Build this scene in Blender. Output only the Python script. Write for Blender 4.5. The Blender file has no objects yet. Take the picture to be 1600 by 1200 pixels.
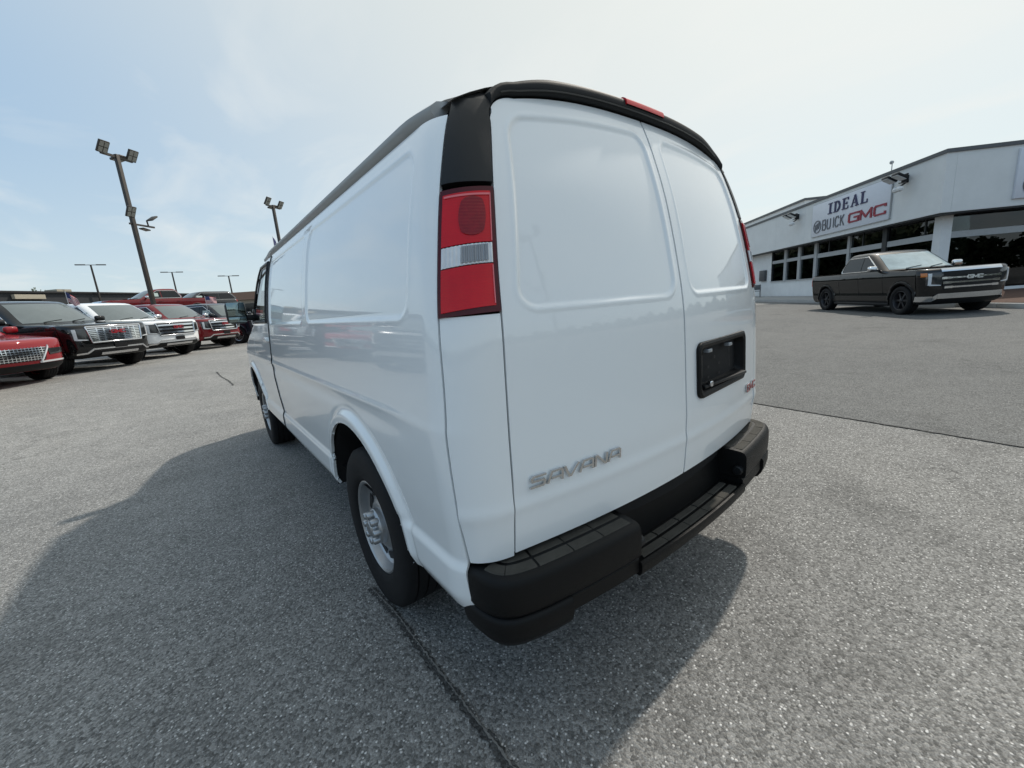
import bpy, bmesh, math, random
import numpy as np
from math import radians, sin, cos, pi
from mathutils import Matrix, Vector
random.seed(7); np.random.seed(7)
SC = bpy.context.scene
COL = SC.collection

# ------------------------------------------------------------------ camera
CAM_F, CAM_P, CAM_Y, CAM_R = 629.75, .2004, .6585, -.0802
CAM_C = Vector((-1.4848, -.8038, 1.3861))
_f = Vector((sin(CAM_Y)*cos(CAM_P), cos(CAM_Y)*cos(CAM_P), -sin(CAM_P)))
_r0 = Vector((cos(CAM_Y), -sin(CAM_Y), 0)); _u0 = _r0.cross(_f)
_r = cos(CAM_R)*_r0 + sin(CAM_R)*_u0; _u = -sin(CAM_R)*_r0 + cos(CAM_R)*_u0
camd = bpy.data.cameras.new('camera'); cam = bpy.data.objects.new('camera', camd); COL.objects.link(cam)
camd.sensor_fit = 'HORIZONTAL'; camd.sensor_width = 36; camd.lens = CAM_F/1600*36
camd.clip_start = .05; camd.clip_end = 2000
cam.matrix_world = Matrix(((_r.x, _u.x, -_f.x, CAM_C.x), (_r.y, _u.y, -_f.y, CAM_C.y), (_r.z, _u.z, -_f.z, CAM_C.z), (0, 0, 0, 1)))
SC.camera = cam

# ------------------------------------------------------------------ sky, sun, exposure
SUN = Vector((.86, .14, 1.0)).normalized()          # towards the sun
world = bpy.data.worlds.new('World'); SC.world = world; world.use_nodes = True
wn = world.node_tree; wn.nodes.clear()
def N(t, ty, **k):
    n = t.nodes.new(ty)
    for a, b in k.items(): setattr(n, a, b)
    return n
sky = N(wn, 'ShaderNodeTexSky', sky_type='NISHITA', sun_disc=False)
sky.sun_elevation = math.asin(SUN.z); sky.sun_rotation = math.atan2(SUN.x, SUN.y)
sky.air_density = 1.0; sky.dust_density = 1.0; sky.ozone_density = 1.0; sky.altitude = 100
tc = N(wn, 'ShaderNodeTexCoord')
sep = N(wn, 'ShaderNodeSeparateXYZ'); wn.links.new(tc.outputs['Generated'], sep.inputs[0])
# thin high cloud: noise on the direction projected to a plane overhead
mx = N(wn, 'ShaderNodeMath', operation='MAXIMUM'); mx.inputs[1].default_value = .06; wn.links.new(sep.outputs['Z'], mx.inputs[0])
ad = N(wn, 'ShaderNodeMath', operation='ADD'); ad.inputs[1].default_value = .12; wn.links.new(mx.outputs[0], ad.inputs[0])
dx = N(wn, 'ShaderNodeMath', operation='DIVIDE'); wn.links.new(sep.outputs['X'], dx.inputs[0]); wn.links.new(ad.outputs[0], dx.inputs[1])
dy = N(wn, 'ShaderNodeMath', operation='DIVIDE'); wn.links.new(sep.outputs['Y'], dy.inputs[0]); wn.links.new(ad.outputs[0], dy.inputs[1])
cb = N(wn, 'ShaderNodeCombineXYZ'); wn.links.new(dx.outputs[0], cb.inputs[0]); wn.links.new(dy.outputs[0], cb.inputs[1])
mp = N(wn, 'ShaderNodeMapping'); mp.inputs['Scale'].default_value = (1.0, .55, 1); mp.inputs['Rotation'].default_value = (0, 0, .5); wn.links.new(cb.outputs[0], mp.inputs[0])
nz = N(wn, 'ShaderNodeTexNoise'); nz.inputs['Scale'].default_value = 2.0; nz.inputs['Detail'].default_value = 7; nz.inputs['Roughness'].default_value = .52; nz.inputs['Distortion'].default_value = .5
wn.links.new(mp.outputs[0], nz.inputs['Vector'])
cr = N(wn, 'ShaderNodeValToRGB'); cr.color_ramp.elements[0].position = .48; cr.color_ramp.elements[1].position = .74
cr.color_ramp.elements[0].color = (0, 0, 0, 1); cr.color_ramp.elements[1].color = (.52, .52, .52, 1)
wn.links.new(nz.outputs['Fac'], cr.inputs[0])
# milky summer haze: bluish away from the sun, warm white towards it, paler at the horizon
HAZE_S = .15
dt = N(wn, 'ShaderNodeVectorMath', operation='DOT_PRODUCT'); nrm = N(wn, 'ShaderNodeVectorMath', operation='NORMALIZE'); wn.links.new(tc.outputs['Generated'], nrm.inputs[0]); wn.links.new(nrm.outputs[0], dt.inputs[0]); dt.inputs[1].default_value = SUN
fw = N(wn, 'ShaderNodeMapRange', interpolation_type='SMOOTHSTEP'); fw.inputs['From Min'].default_value = -.02; fw.inputs['From Max'].default_value = .98; wn.links.new(dt.outputs['Value'], fw.inputs['Value'])
def C3(*c): return (c[0]/HAZE_S, c[1]/HAZE_S, c[2]/HAZE_S, 1)
hc = N(wn, 'ShaderNodeMixRGB'); hc.inputs['Color1'].default_value = C3(.265, .43, .62); hc.inputs['Color2'].default_value = C3(.71, .725, .655); wn.links.new(fw.outputs[0], hc.inputs['Fac'])
he = N(wn, 'ShaderNodeMapRange', interpolation_type='SMOOTHSTEP'); he.inputs['From Min'].default_value = -.02; he.inputs['From Max'].default_value = .42; he.inputs['To Min'].default_value = .85; he.inputs['To Max'].default_value = 0; wn.links.new(sep.outputs['Z'], he.inputs['Value'])
hh = N(wn, 'ShaderNodeMixRGB'); hh.inputs['Color2'].default_value = C3(.58, .66, .66); wn.links.new(he.outputs[0], hh.inputs['Fac']); wn.links.new(hc.outputs[0], hh.inputs['Color1'])
m1 = N(wn, 'ShaderNodeMixRGB'); m1.inputs['Fac'].default_value = .86
wn.links.new(sky.outputs[0], m1.inputs['Color1']); wn.links.new(hh.outputs[0], m1.inputs['Color2'])
m2 = N(wn, 'ShaderNodeMixRGB'); m2.inputs['Color2'].default_value = C3(.74, .755, .735)
wn.links.new(cr.outputs[0], m2.inputs['Fac']); wn.links.new(m1.outputs[0], m2.inputs['Color1'])
bg = N(wn, 'ShaderNodeBackground'); bg.inputs['Strength'].default_value = HAZE_S
wn.links.new(m2.outputs[0], bg.inputs['Color'])
wo = N(wn, 'ShaderNodeOutputWorld'); wn.links.new(bg.outputs[0], wo.inputs['Surface'])
sund = bpy.data.lights.new('sun', 'SUN'); suno = bpy.data.objects.new('sun', sund); COL.objects.link(suno)
sund.energy = 2.6; sund.angle = radians(1.8); sund.color = (1, .93, .83)
suno.rotation_euler = (-SUN).to_track_quat('-Z', 'Y').to_euler(); suno.location = (8, 2, 12)
SC.view_settings.view_transform = 'Standard'; SC.view_settings.look = 'None'
SC.view_settings.exposure = 0.25; SC.view_settings.gamma = 1
SC.render.film_transparent = False
SC.cycles.max_bounces = 8; SC.cycles.transparent_max_bounces = 12
SC.cycles.sample_clamp_indirect = 6
SC.cycles.use_denoising = True

# ------------------------------------------------------------------ helpers
def tag(o, label=None, cat=None, group=None, kind=None):
    if label: o['label'] = label
    if cat: o['category'] = cat
    if group: o['group'] = group
    if kind: o['kind'] = kind
    return o
def empty(name, loc=(0, 0, 0), rz=0, parent=None):
    o = bpy.data.objects.new(name, None); COL.objects.link(o)
    o.location = loc; o.rotation_euler = (0, 0, rz); o.empty_display_size = .2; o.parent = parent
    return o
def catmull(tbl):
    xs = [p[0] for p in tbl]; ys = [p[1] for p in tbl]; n = len(xs)
    d = [(ys[i+1]-ys[i])/(xs[i+1]-xs[i]) for i in range(n-1)]
    m = [d[0]] + [0 if d[i-1]*d[i] <= 0 else 2*d[i-1]*d[i]/(d[i-1]+d[i]) for i in range(1, n-1)] + [d[-1]]
    def f(x):
        if x <= xs[0]: return ys[0]
        if x >= xs[-1]: return ys[-1]
        i = 0
        while xs[i+1] < x: i += 1
        h = xs[i+1]-xs[i]; t = (x-xs[i])/h
        return ((2*t**3-3*t*t+1)*ys[i] + (t**3-2*t*t+t)*h*m[i] + (-2*t**3+3*t*t)*ys[i+1] + (t**3-t*t)*h*m[i+1])
    return f
def lerp(a, b, t): return a+(b-a)*t
def sst(a, b, x):
    t = min(1, max(0, (x-a)/(b-a))); return t*t*(3-2*t)

class MB:
    """collects faces and builds one mesh object"""
    def __init__(s): s.v = []; s.f = []
    def add(s, vs, fs):
        o = len(s.v); s.v += [tuple(p) for p in vs]; s.f += [tuple(i+o for i in f) for f in fs]; return s
    def box(s, c, d, m=None, bev=0):
        x, y, z = d[0]/2, d[1]/2, d[2]/2
        if bev:
            b = min(bev, x*.9, y*.9, z*.9); vs = []
            for sz in (-1, 1):
                for (px, py) in ((x-b, -y), (x, -y+b), (x, y-b), (x-b, y), (-x+b, y), (-x, y-b), (-x, -y+b), (-x+b, -y)):
                    pass
            bm = bmesh.new(); bmesh.ops.create_cube(bm, size=1)
            for q in bm.verts: q.co = Vector((q.co.x*2*x, q.co.y*2*y, q.co.z*2*z))
            bmesh.ops.bevel(bm, geom=bm.edges[:], offset=b, segments=2, profile=.5, affect='EDGES')
            bm.verts.index_update(); vs = [q.co.copy() for q in bm.verts]; fs = [[q.index for q in f.verts] for f in bm.faces]; bm.free()
        else:
            vs = [Vector((a*x, b_*y, e*z)) for e in (-1, 1) for (a, b_) in ((-1, -1), (1, -1), (1, 1), (-1, 1))]
            fs = [(3, 2, 1, 0), (4, 5, 6, 7), (0, 1, 5, 4), (1, 2, 6, 5), (2, 3, 7, 6), (3, 0, 4, 7)]
        if m is not None: vs = [m @ q for q in vs]
        c = Vector(c); return s.add([q+c for q in vs], fs)
    def bar(s, a, b, w, h=None, up=(0, 0, 1), bev=0):
        a, b = Vector(a), Vector(b); d = b-a; L = d.length; h = h or w
        X = d.normalized(); Y = Vector(up).cross(X)
        if Y.length < 1e-4: Y = Vector((0, 1, 0)).cross(X)
        Y.normalize(); Z = X.cross(Y)
        m = Matrix((X, Y, Z)).transposed()
        return s.box((a+b)/2, (L, w, h), m, bev)
    def tube(s, pts, r, n=10, cap=True):
        pts = [Vector(p) for p in pts]; rr = r if isinstance(r, (list, tuple)) else [r]*len(pts); vs = []; fs = []
        pv = None
        for i, p in enumerate(pts):
            d = (pts[min(i+1, len(pts)-1)]-pts[max(i-1, 0)]).normalized()
            if pv is None: pv = d.orthogonal().normalized()
            pv = (pv-d*pv.dot(d)).normalized(); q = d.cross(pv)
            vs += [p+(pv*cos(2*pi*k/n)+q*sin(2*pi*k/n))*rr[i] for k in range(n)]
        for i in range(len(pts)-1):
            for k in range(n): fs.append((i*n+k, i*n+(k+1) % n, (i+1)*n+(k+1) % n, (i+1)*n+k))
        if cap: fs.append(tuple(range(n-1, -1, -1))); fs.append(tuple((len(pts)-1)*n+k for k in range(n)))
        return s.add(vs, fs)
    def lathe(s, prof, n=48, c=(0, 0, 0), axis='Y', close=False):
        """prof: (axial, radius)"""
        vs = []; fs = []; m = len(prof); c = Vector(c)
        for (a, r) in prof:
            for k in range(n):
                t = 2*pi*k/n
                vs.append(c+(Vector((r*cos(t), a, r*sin(t))) if axis == 'Y' else Vector((r*cos(t), r*sin(t), a)) if axis == 'Z' else Vector((a, r*cos(t), r*sin(t)))))
        for i in range(m if close else m-1):
            j = (i+1) % m
            for k in range(n): fs.append((i*n+k, i*n+(k+1) % n, j*n+(k+1) % n, j*n+k))
        return s.add(vs, fs)
    def prism(s, poly, h0, h1, fn):
        """poly: 2d outline; fn(a,b,h)->3d"""
        n = len(poly)
        vs = [fn(a, b, h0) for a, b in poly]+[fn(a, b, h1) for a, b in poly]
        fs = [tuple(range(n-1, -1, -1)), tuple(range(n, 2*n))]+[(i, (i+1) % n, n+(i+1) % n, n+i) for i in range(n)]
        return s.add(vs, fs)
    def grid(s, G, keep=None):
        """G[i][j] 3d points"""
        ni, nj = len(G), len(G[0]); vs = [p for r in G for p in r]; fs = []
        for i in range(ni-1):
            for j in range(nj-1):
                if keep is None or keep(i, j): fs.append((i*nj+j, (i+1)*nj+j, (i+1)*nj+j+1, i*nj+j+1))
        return s.add(vs, fs)
    def build(s, name, mat, parent=None, ang=35, recalc=True, loc=None):
        me = bpy.data.meshes.new(name); me.from_pydata(s.v, [], s.f)
        if recalc:
            bm = bmesh.new(); bm.from_mesh(me); bmesh.ops.recalc_face_normals(bm, faces=bm.faces[:]); bm.to_mesh(me); bm.free()
        me.polygons.foreach_set('use_smooth', [True]*len(me.polygons))
        if ang < 180: me.set_sharp_from_angle(angle=radians(ang))
        me.materials.append(mat); me.update()
        o = bpy.data.objects.new(name, me); COL.objects.link(o); o.parent = parent
        if loc is not None: o.location = loc
        return o
def copy_tree(o, parent=None):
    c = o.copy(); COL.objects.link(c); c.parent = parent
    for ch in list(o.children): copy_tree(ch, c)
    return c

# ------------------------------------------------------------------ materials
def rgb(c): return (c, c, c, 1) if isinstance(c, (int, float)) else (c[0], c[1], c[2], 1)
def mat(name, col, rough=.5, metal=0, coat=0, spec=.5, var=0, vscale=8, bump=0, bscale=200, emit=0, trans=0, ior=1.45, rvar=0, aniso=None, coatr=.03):
    m = bpy.data.materials.new(name); m.use_nodes = True; t = m.node_tree; p = t.nodes['Principled BSDF']
    p.inputs['Base Color'].default_value = rgb(col); p.inputs['Roughness'].default_value = rough; p.inputs['Metallic'].default_value = metal
    p.inputs['Coat Weight'].default_value = coat; p.inputs['Coat Roughness'].default_value = coatr; p.inputs['Specular IOR Level'].default_value = spec
    p.inputs['IOR'].default_value = ior; p.inputs['Transmission Weight'].default_value = trans
    if emit: p.inputs['Emission Color'].default_value = rgb(col); p.inputs['Emission Strength'].default_value = emit
    if var or bump or rvar:
        co = N(t, 'ShaderNodeTexCoord')
        if var or rvar:
            n = N(t, 'ShaderNodeTexNoise'); n.inputs['Scale'].default_value = vscale; n.inputs['Detail'].default_value = 6; n.inputs['Roughness'].default_value = .65
            t.links.new(co.outputs['Object'], n.inputs['Vector'])
        if var:
            r = N(t, 'ShaderNodeMapRange'); r.inputs['From Min'].default_value = .25; r.inputs['From Max'].default_value = .75
            r.inputs['To Min'].default_value = 1-var; r.inputs['To Max'].default_value = 1+var; t.links.new(n.outputs['Fac'], r.inputs['Value'])
            x = N(t, 'ShaderNodeVectorMath', operation='SCALE'); x.inputs[0].default_value = rgb(col)[:3]; t.links.new(r.outputs[0], x.inputs['Scale'])
            t.links.new(x.outputs[0], p.inputs['Base Color'])
        if rvar:
            r2 = N(t, 'ShaderNodeMapRange'); r2.inputs['From Min'].default_value = .3; r2.inputs['From Max'].default_value = .7
            r2.inputs['To Min'].default_value = max(0, rough-rvar); r2.inputs['To Max'].default_value = min(1, rough+rvar); t.links.new(n.outputs['Fac'], r2.inputs['Value'])
            t.links.new(r2.outputs[0], p.inputs['Roughness'])
        if bump:
            b = N(t, 'ShaderNodeBump'); b.inputs['Strength'].default_value = bump; b.inputs['Distance'].default_value = .002
            n2 = N(t, 'ShaderNodeTexNoise'); n2.inputs['Scale'].default_value = bscale; n2.inputs['Detail'].default_value = 3
            t.links.new(co.outputs['Object'], n2.inputs['Vector']); t.links.new(n2.outputs['Fac'], b.inputs['Height']); t.links.new(b.outputs[0], p.inputs['Normal'])
    return m
def glassmat(name, tint, gloss_rough=.0, ior=1.5):
    """thin pane: see-through with a tint, reflecting by angle"""
    m = bpy.data.materials.new(name); m.use_nodes = True; t = m.node_tree; t.nodes.clear()
    tr = N(t, 'ShaderNodeBsdfTransparent'); tr.inputs['Color'].default_value = rgb(tint)
    gl = N(t, 'ShaderNodeBsdfGlossy'); gl.inputs['Roughness'].default_value = gloss_rough; gl.inputs['Color'].default_value = (.95, .97, 1, 1)
    fr = N(t, 'ShaderNodeFresnel'); fr.inputs['IOR'].default_value = ior
    mi = N(t, 'ShaderNodeMixShader'); t.links.new(fr.outputs[0], mi.inputs[0]); t.links.new(tr.outputs[0], mi.inputs[1]); t.links.new(gl.outputs[0], mi.inputs[2])
    o = N(t, 'ShaderNodeOutputMaterial'); t.links.new(mi.outputs[0], o.inputs['Surface'])
    return m
WHITE = mat('white_paint', (.86, .89, .90), .30, coat=1)
BLACKTRIM = mat('black_trim', (.010, .011, .0125), .40, spec=.4, var=.1, vscale=30, bump=.15, bscale=900)
BLACKBUMP = mat('bumper_plastic', (.004, .0042, .0046), .46, spec=.26, var=.18, vscale=6, bump=.35, bscale=1400, rvar=.06)
STEPPAD = mat('step_pad_rubber', (.060, .057, .050), .8, spec=.2, var=.25, vscale=14, bump=.4, bscale=700)
DARK = mat('dark_void', (.006, .006, .007), .8)
UNDER = mat('underbody', (.012, .012, .013), .75, var=.3, vscale=12)
RUBBER = mat('tyre_rubber', (.010, .010, .011), .72, spec=.3, var=.25, vscale=25, bump=.3, bscale=400)
STEEL = mat('wheel_steel', (.42, .43, .44), .38, metal=.85, var=.08, vscale=20)
CHROME = mat('chrome', (.72, .73, .75), .10, metal=1, var=.03)
BADGE = mat('badge_chrome', (.62, .63, .64), .22, metal=1, var=.06, vscale=60)
BADGERED = mat('badge_red', (.30, .012, .02), .3, coat=.6)
SILVER = mat('mirror_glass', (.26, .32, .31), .03, metal=1)  # dark green tone stands in for dark surroundings mirrored in the glass
CABGLASS = glassmat('cab_glass', (.62, .70, .68))
TINT = mat('tinted_glass', (.010, .012, .014), .04, spec=.55, coat=0)
WSHIELD = mat('windshield_glass', (.13, .155, .16), .05, spec=.8, var=.2, vscale=1.5)  # pale base colour stands in for the sky reflected in the glass

# ------------------------------------------------------------------ car surfaces
class Shell:
    """stacked plan outlines: u forward, v left, z up. All arguments are functions of z."""
    def __init__(s, front, rear, w, cr=(.15, .135), cf=(.4, .35), bow_r=.075, bow_f=.12, relief=None):
        s.front, s.rear, s.w, s.cr, s.cf, s.bow_r, s.bow_f, s.relief = front, rear, w, cr, cf, bow_r, bow_f, relief
    def _dims(s, z): 
        w = s.w(z); return s.front(z), s.rear(z), w
    @staticmethod
    def bez(p, t):
        a = (1-t)**3; b = 3*t*(1-t)**2; c = 3*t*t*(1-t); d = t**3
        return (a*p[0][0]+b*p[1][0]+c*p[2][0]+d*p[3][0], a*p[0][1]+b*p[1][1]+c*p[2][1]+d*p[3][1])
    def rc(s, z):      # rear corner bezier in (u,v)
        f, r, w = s._dims(z); cu, cv = s.cr; k = w-cv; u0 = r+s.bow_r*(k/.83)**2; sl = 2*s.bow_r*k/.83**2
        return ((u0, k), (u0+sl*cv*.6, k+cv*.6), (u0+cu*.42, w), (u0+cu, w))
    def fc(s, z):
        f, r, w = s._dims(z); cu, cv = s.cf; k = w-cv; u0 = f-s.bow_f*(k/.83)**2; sl = 2*s.bow_f*k/.83**2
        return ((u0-cu, w), (u0-cu*.42, w), (u0-sl*cv*.55, k+cv*.55), (u0, k))
    def side(s, u, z, sg=1):
        rc = s.rc(z); fc = s.fc(z)
        if u >= rc[3][0] and u <= fc[0][0]: p = (u, s.w(z))
        elif u < rc[3][0]:
            lo, hi = 0., 1.
            for _ in range(22):
                m = (lo+hi)/2
                if s.bez(rc, m)[0] < u: lo = m
                else: hi = m
            p = s.bez(rc, (lo+hi)/2)
        else:
            lo, hi = 0., 1.
            for _ in range(22):
                m = (lo+hi)/2
                if s.bez(fc, m)[0] < u: lo = m
                else: hi = m
            p = s.bez(fc, (lo+hi)/2)
        v = p[1] + (s.relief(u, z) if s.relief else 0)
        return Vector((p[0], sg*v, z))
    def end(s, v, z, front):
        sg = 1 if v >= 0 else -1; a = abs(v); f, r, w = s._dims(z)
        if front:
            b = s.fc(z)
            if a <= b[3][1]: return Vector((f-s.bow_f*(a/.83)**2, v, z))
            lo, hi = 0., 1.
            for _ in range(22):
                m = (lo+hi)/2
                if s.bez(b, m)[1] > a: lo = m
                else: hi = m
            p = s.bez(b, (lo+hi)/2)
        else:
            b = s.rc(z)
            if a <= b[0][1]: return Vector((r+s.bow_r*(a/.83)**2, v, z))
            lo, hi = 0., 1.
            for _ in range(22):
                m = (lo+hi)/2
                if s.bez(b, m)[1] < a: lo = m
                else: hi = m
            p = s.bez(b, (lo+hi)/2)
        return Vector((p[0], sg*p[1], z))
    def rearv(s, v, z): return s.end(v, z, False)
    def frontv(s, v, z): return s.end(v, z, True)
    def outline(s, z, nr=7, nc=7, ns=14, nf=7):
        """half outline (left side) rear centre -> front centre"""
        rc, fc = s.rc(z), s.fc(z); k = rc[0][1]; pts = []
        for i in range(nr): pts.append(s.rearv(k*i/nr, z))
        for i in range(nc): p = s.bez(rc, i/nc); pts.append(Vector((p[0], p[1], z)))
        for i in range(ns): u = lerp(rc[3][0], fc[0][0], i/ns); pts.append(Vector((u, s.w(z), z)))
        for i in range(nc): p = s.bez(fc, i/nc); pts.append(Vector((p[0], p[1], z)))
        k = fc[3][1]
        for i in range(nf+1): pts.append(s.frontv(k*(1-i/nf), z))
        return pts
    def full(s, z, **k):
        h = s.outline(z, **k); return h + [Vector((p.x, -p.y, p.z)) for p in reversed(h[1:-1])]
    def stack(s, zs, top=True, bottom=True, keep=None, **k):
        mb = MB(); R = [s.full(z, **k) for z in zs]; n = len(R[0]); vs = [p for r in R for p in r]; fs = []
        for i in range(len(zs)-1):
            for j in range(n):
                q = (i*n+j, i*n+(j+1) % n, (i+1)*n+(j+1) % n, (i+1)*n+j)
                if keep:
                    c = (vs[q[0]]+vs[q[1]]+vs[q[2]]+vs[q[3]])/4
                    if not keep(c): continue
                fs.append(q)
        if top: fs.append(tuple((len(zs)-1)*n+j for j in range(n)))
        if bottom: fs.append(tuple(range(n-1, -1, -1)))
        return mb.add(vs, fs)

def normal_grid(G):
    A = np.array([[tuple(p) for p in r] for r in G]); 
    du = np.gradient(A, axis=0) if A.shape[0] > 1 else np.zeros_like(A); dv = np.gradient(A, axis=1)
    n = np.cross(du, dv); n /= (np.linalg.norm(n, axis=2, keepdims=True)+1e-12)
    return A, n
def patch(P, region, nu, nv, off=0, thick=.012, out=None, rel=None, keep=None, snap=None, rnd=0, flange=True):
    """surface piece: P(a,b)->3d, region: 4 corners BL,BR,TR,TL or function (s,t)->(a,b); offset outwards, edges folded back by thick"""
    if not callable(region):
        c = region
        def region(x, t, c=c):
            if rnd:
                X, Y = 2*x-1, 2*t-1; X, Y = X*math.sqrt(1-rnd*Y*Y/2), Y*math.sqrt(1-rnd*X*X/2); x, t = (X+1)/2, (Y+1)/2
            a = lerp(lerp(c[0][0], c[1][0], x), lerp(c[3][0], c[2][0], x), t); b = lerp(lerp(c[0][1], c[1][1], x), lerp(c[3][1], c[2][1], x), t)
            return a, b
    AB = [[region(i/nu, j/nv) for j in range(nv+1)] for i in range(nu+1)]
    if snap: AB = [[snap(*q) for q in r] for r in AB]
    G = [[P(*q) for q in r] for r in AB]
    A, n = normal_grid(G)
    if out is not None:
        c = A.reshape(-1, 3).mean(0); m = n.reshape(-1, 3).mean(0)
        if np.dot(m, np.array(out)) < 0: n = -n
    if rel is not None: offs = np.array([[off+rel(*q) for q in r] for r in AB])[..., None]
    else: offs = off
    T = A+n*offs
    mb = MB(); ni, nj = nu+1, nv+1
    kp = None
    if keep: kp = [[keep(*[(AB[i][j][k]+AB[i+1][j][k]+AB[i+1][j+1][k]+AB[i][j+1][k])/4 for k in (0, 1)]) for j in range(nj-1)] for i in range(ni-1)]
    vs = [tuple(T[i, j]) for i in range(ni) for j in range(nj)]; fs = []; flip = out is not None and np.dot(np.cross(*(lambda a, b: (a, b))(A[min(1, ni-1), 0]-A[0, 0], A[0, 1]-A[0, 0])), n[0, 0]) < 0
    def on(i, j): return 0 <= i < ni-1 and 0 <= j < nj-1 and (kp is None or kp[i][j])
    edges = []
    for i in range(ni-1):
        for j in range(nj-1):
            if not on(i, j): continue
            q = [i*nj+j, (i+1)*nj+j, (i+1)*nj+j+1, i*nj+j+1]; fs.append(tuple(q[::-1] if flip else q))
            if flange:
                if not on(i, j-1): edges.append((q[0], q[1]))
                if not on(i+1, j): edges.append((q[1], q[2]))
                if not on(i, j+1): edges.append((q[2], q[3]))
                if not on(i-1, j): edges.append((q[3], q[0]))
    if flange:
        mp_ = {}
        def low(k):
            if k not in mp_:
                i, j = divmod(k, nj); mp_[k] = len(vs); vs.append(tuple(T[i, j]-n[i, j]*thick))
            return mp_[k]
        for a, b in edges:
            f = (b, a, low(a), low(b)); fs.append(f[::-1] if flip else f)
    return mb.add(vs, fs)

def strokes(pls, w, depth, fn, closed=()):
    """letter made of thick polylines; fn(a,b,h)->3d"""
    mb = MB()
    for idx, item in enumerate(pls):
        pl, ww = (item if isinstance(item[0][0], (tuple, list)) else (item, w))
        for i in range(len(pl)-1):
            a, b = Vector(pl[i]), Vector(pl[i+1]); d = (b-a)
            if d.length < 1e-9: continue
            d.normalize(); nrm = Vector((-d.y, d.x))*ww/2; e = d*ww/2*.92
            a2 = a-(e if i > 0 else Vector((0, 0))); b2 = b+(e if i < len(pl)-2 else Vector((0, 0)))
            eps = .00012*idx+.00005*i
            mb.prism([tuple(a2-nrm), tuple(b2-nrm), tuple(b2+nrm), tuple(a2+nrm)], 0, depth+eps, fn)
    return mb
def arc(cx, cy, rx, ry, t0, t1, n=10): return [(cx+rx*cos(radians(lerp(t0, t1, i/n))), cy+ry*sin(radians(lerp(t0, t1, i/n)))) for i in range(n+1)]

# ------------------------------------------------------------------ wheels
def wheel_meshes(R, rim, width, style, rimmat, capmat, tmat=None):
    """prototype meshes; axis Y, outer face at +Y; returns list of (name, mesh-builder, mat, sub[])"""
    h = width/2
    ty = MB()
    prof = [(-h*.55, rim*.97), (-h*.95, rim*1.06), (-h*1.04, (R+rim)/2), (-h*.98, R*.94), (-h*.86, R*.985)]
    for k in range(5):
        a = lerp(-h*.78, h*.78, k/4); g = .011
        if k: prof += [(a-h*.195-g/2+.001, R), (a-h*.195-g/2+.003, R-.011), (a-h*.195+g/2-.003, R-.011), (a-h*.195+g/2-.001, R)]
    prof += [(h*.86, R*.985), (h*.98, R*.94), (h*1.04, (R+rim)/2+.02), (h*1.02, rim*1.16), (h*.95, rim*1.06), (h*.80, rim*1.0), (h*.55, rim*.97)]
    ty.lathe(prof, 72)
    rb = MB()
    rb.lathe([(h*.80, rim*1.0), (h*.88, rim*1.02), (h*.90, rim*.99), (h*.84, rim*.95), (h*.55, rim*.90), (0, rim*.84), (-h*.5, rim*.86), (-h*.6, rim*.98), (-h*.75, rim*1.0)], 60)
    disc = MB()
    if style == 'steel':
        f0 = h*.46
        disc.lathe([(h*.62, rim*.93), (f0, rim*.86), (f0+.005, rim*.60), (f0+.022, rim*.50), (f0+.026, rim*.42), (f0+.02, rim*.16)], 60)
    n = dict(steel=8, six=6, twelve=12, five=5)[style]
    spokes = []
    f0 = h*.46
    if style != 'steel':
        for k in range(n):
            t = 2*pi*k/n; mb = MB(); wi = rim*(.20 if n == 6 else .10 if n == 12 else .22); wo = rim*(.26 if n == 6 else .12 if n == 12 else .22)
            pts = [(rim*.10, wi/2*1.1), (rim*.55, wi/2*.85), (rim*.95, wo/2)]; poly = [(r, -a) for r, a in pts]+[(r, a) for r, a in reversed(pts)]
            def fn(r, a, d, t=t): return Vector((r*cos(t)-a*sin(t), h*.38+d-.02*(r/rim), r*sin(t)+a*cos(t)))
            mb.prism(poly, 0, .035, fn); spokes.append(mb)
    back = MB(); back.lathe([(-h*.2, rim*.9), (-h*.2, .001)], 40)
    return ty, rb, disc, spokes, back, f0
RIMDARK = mat('wheel_shadow', (.012, .012, .013), .6)
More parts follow.
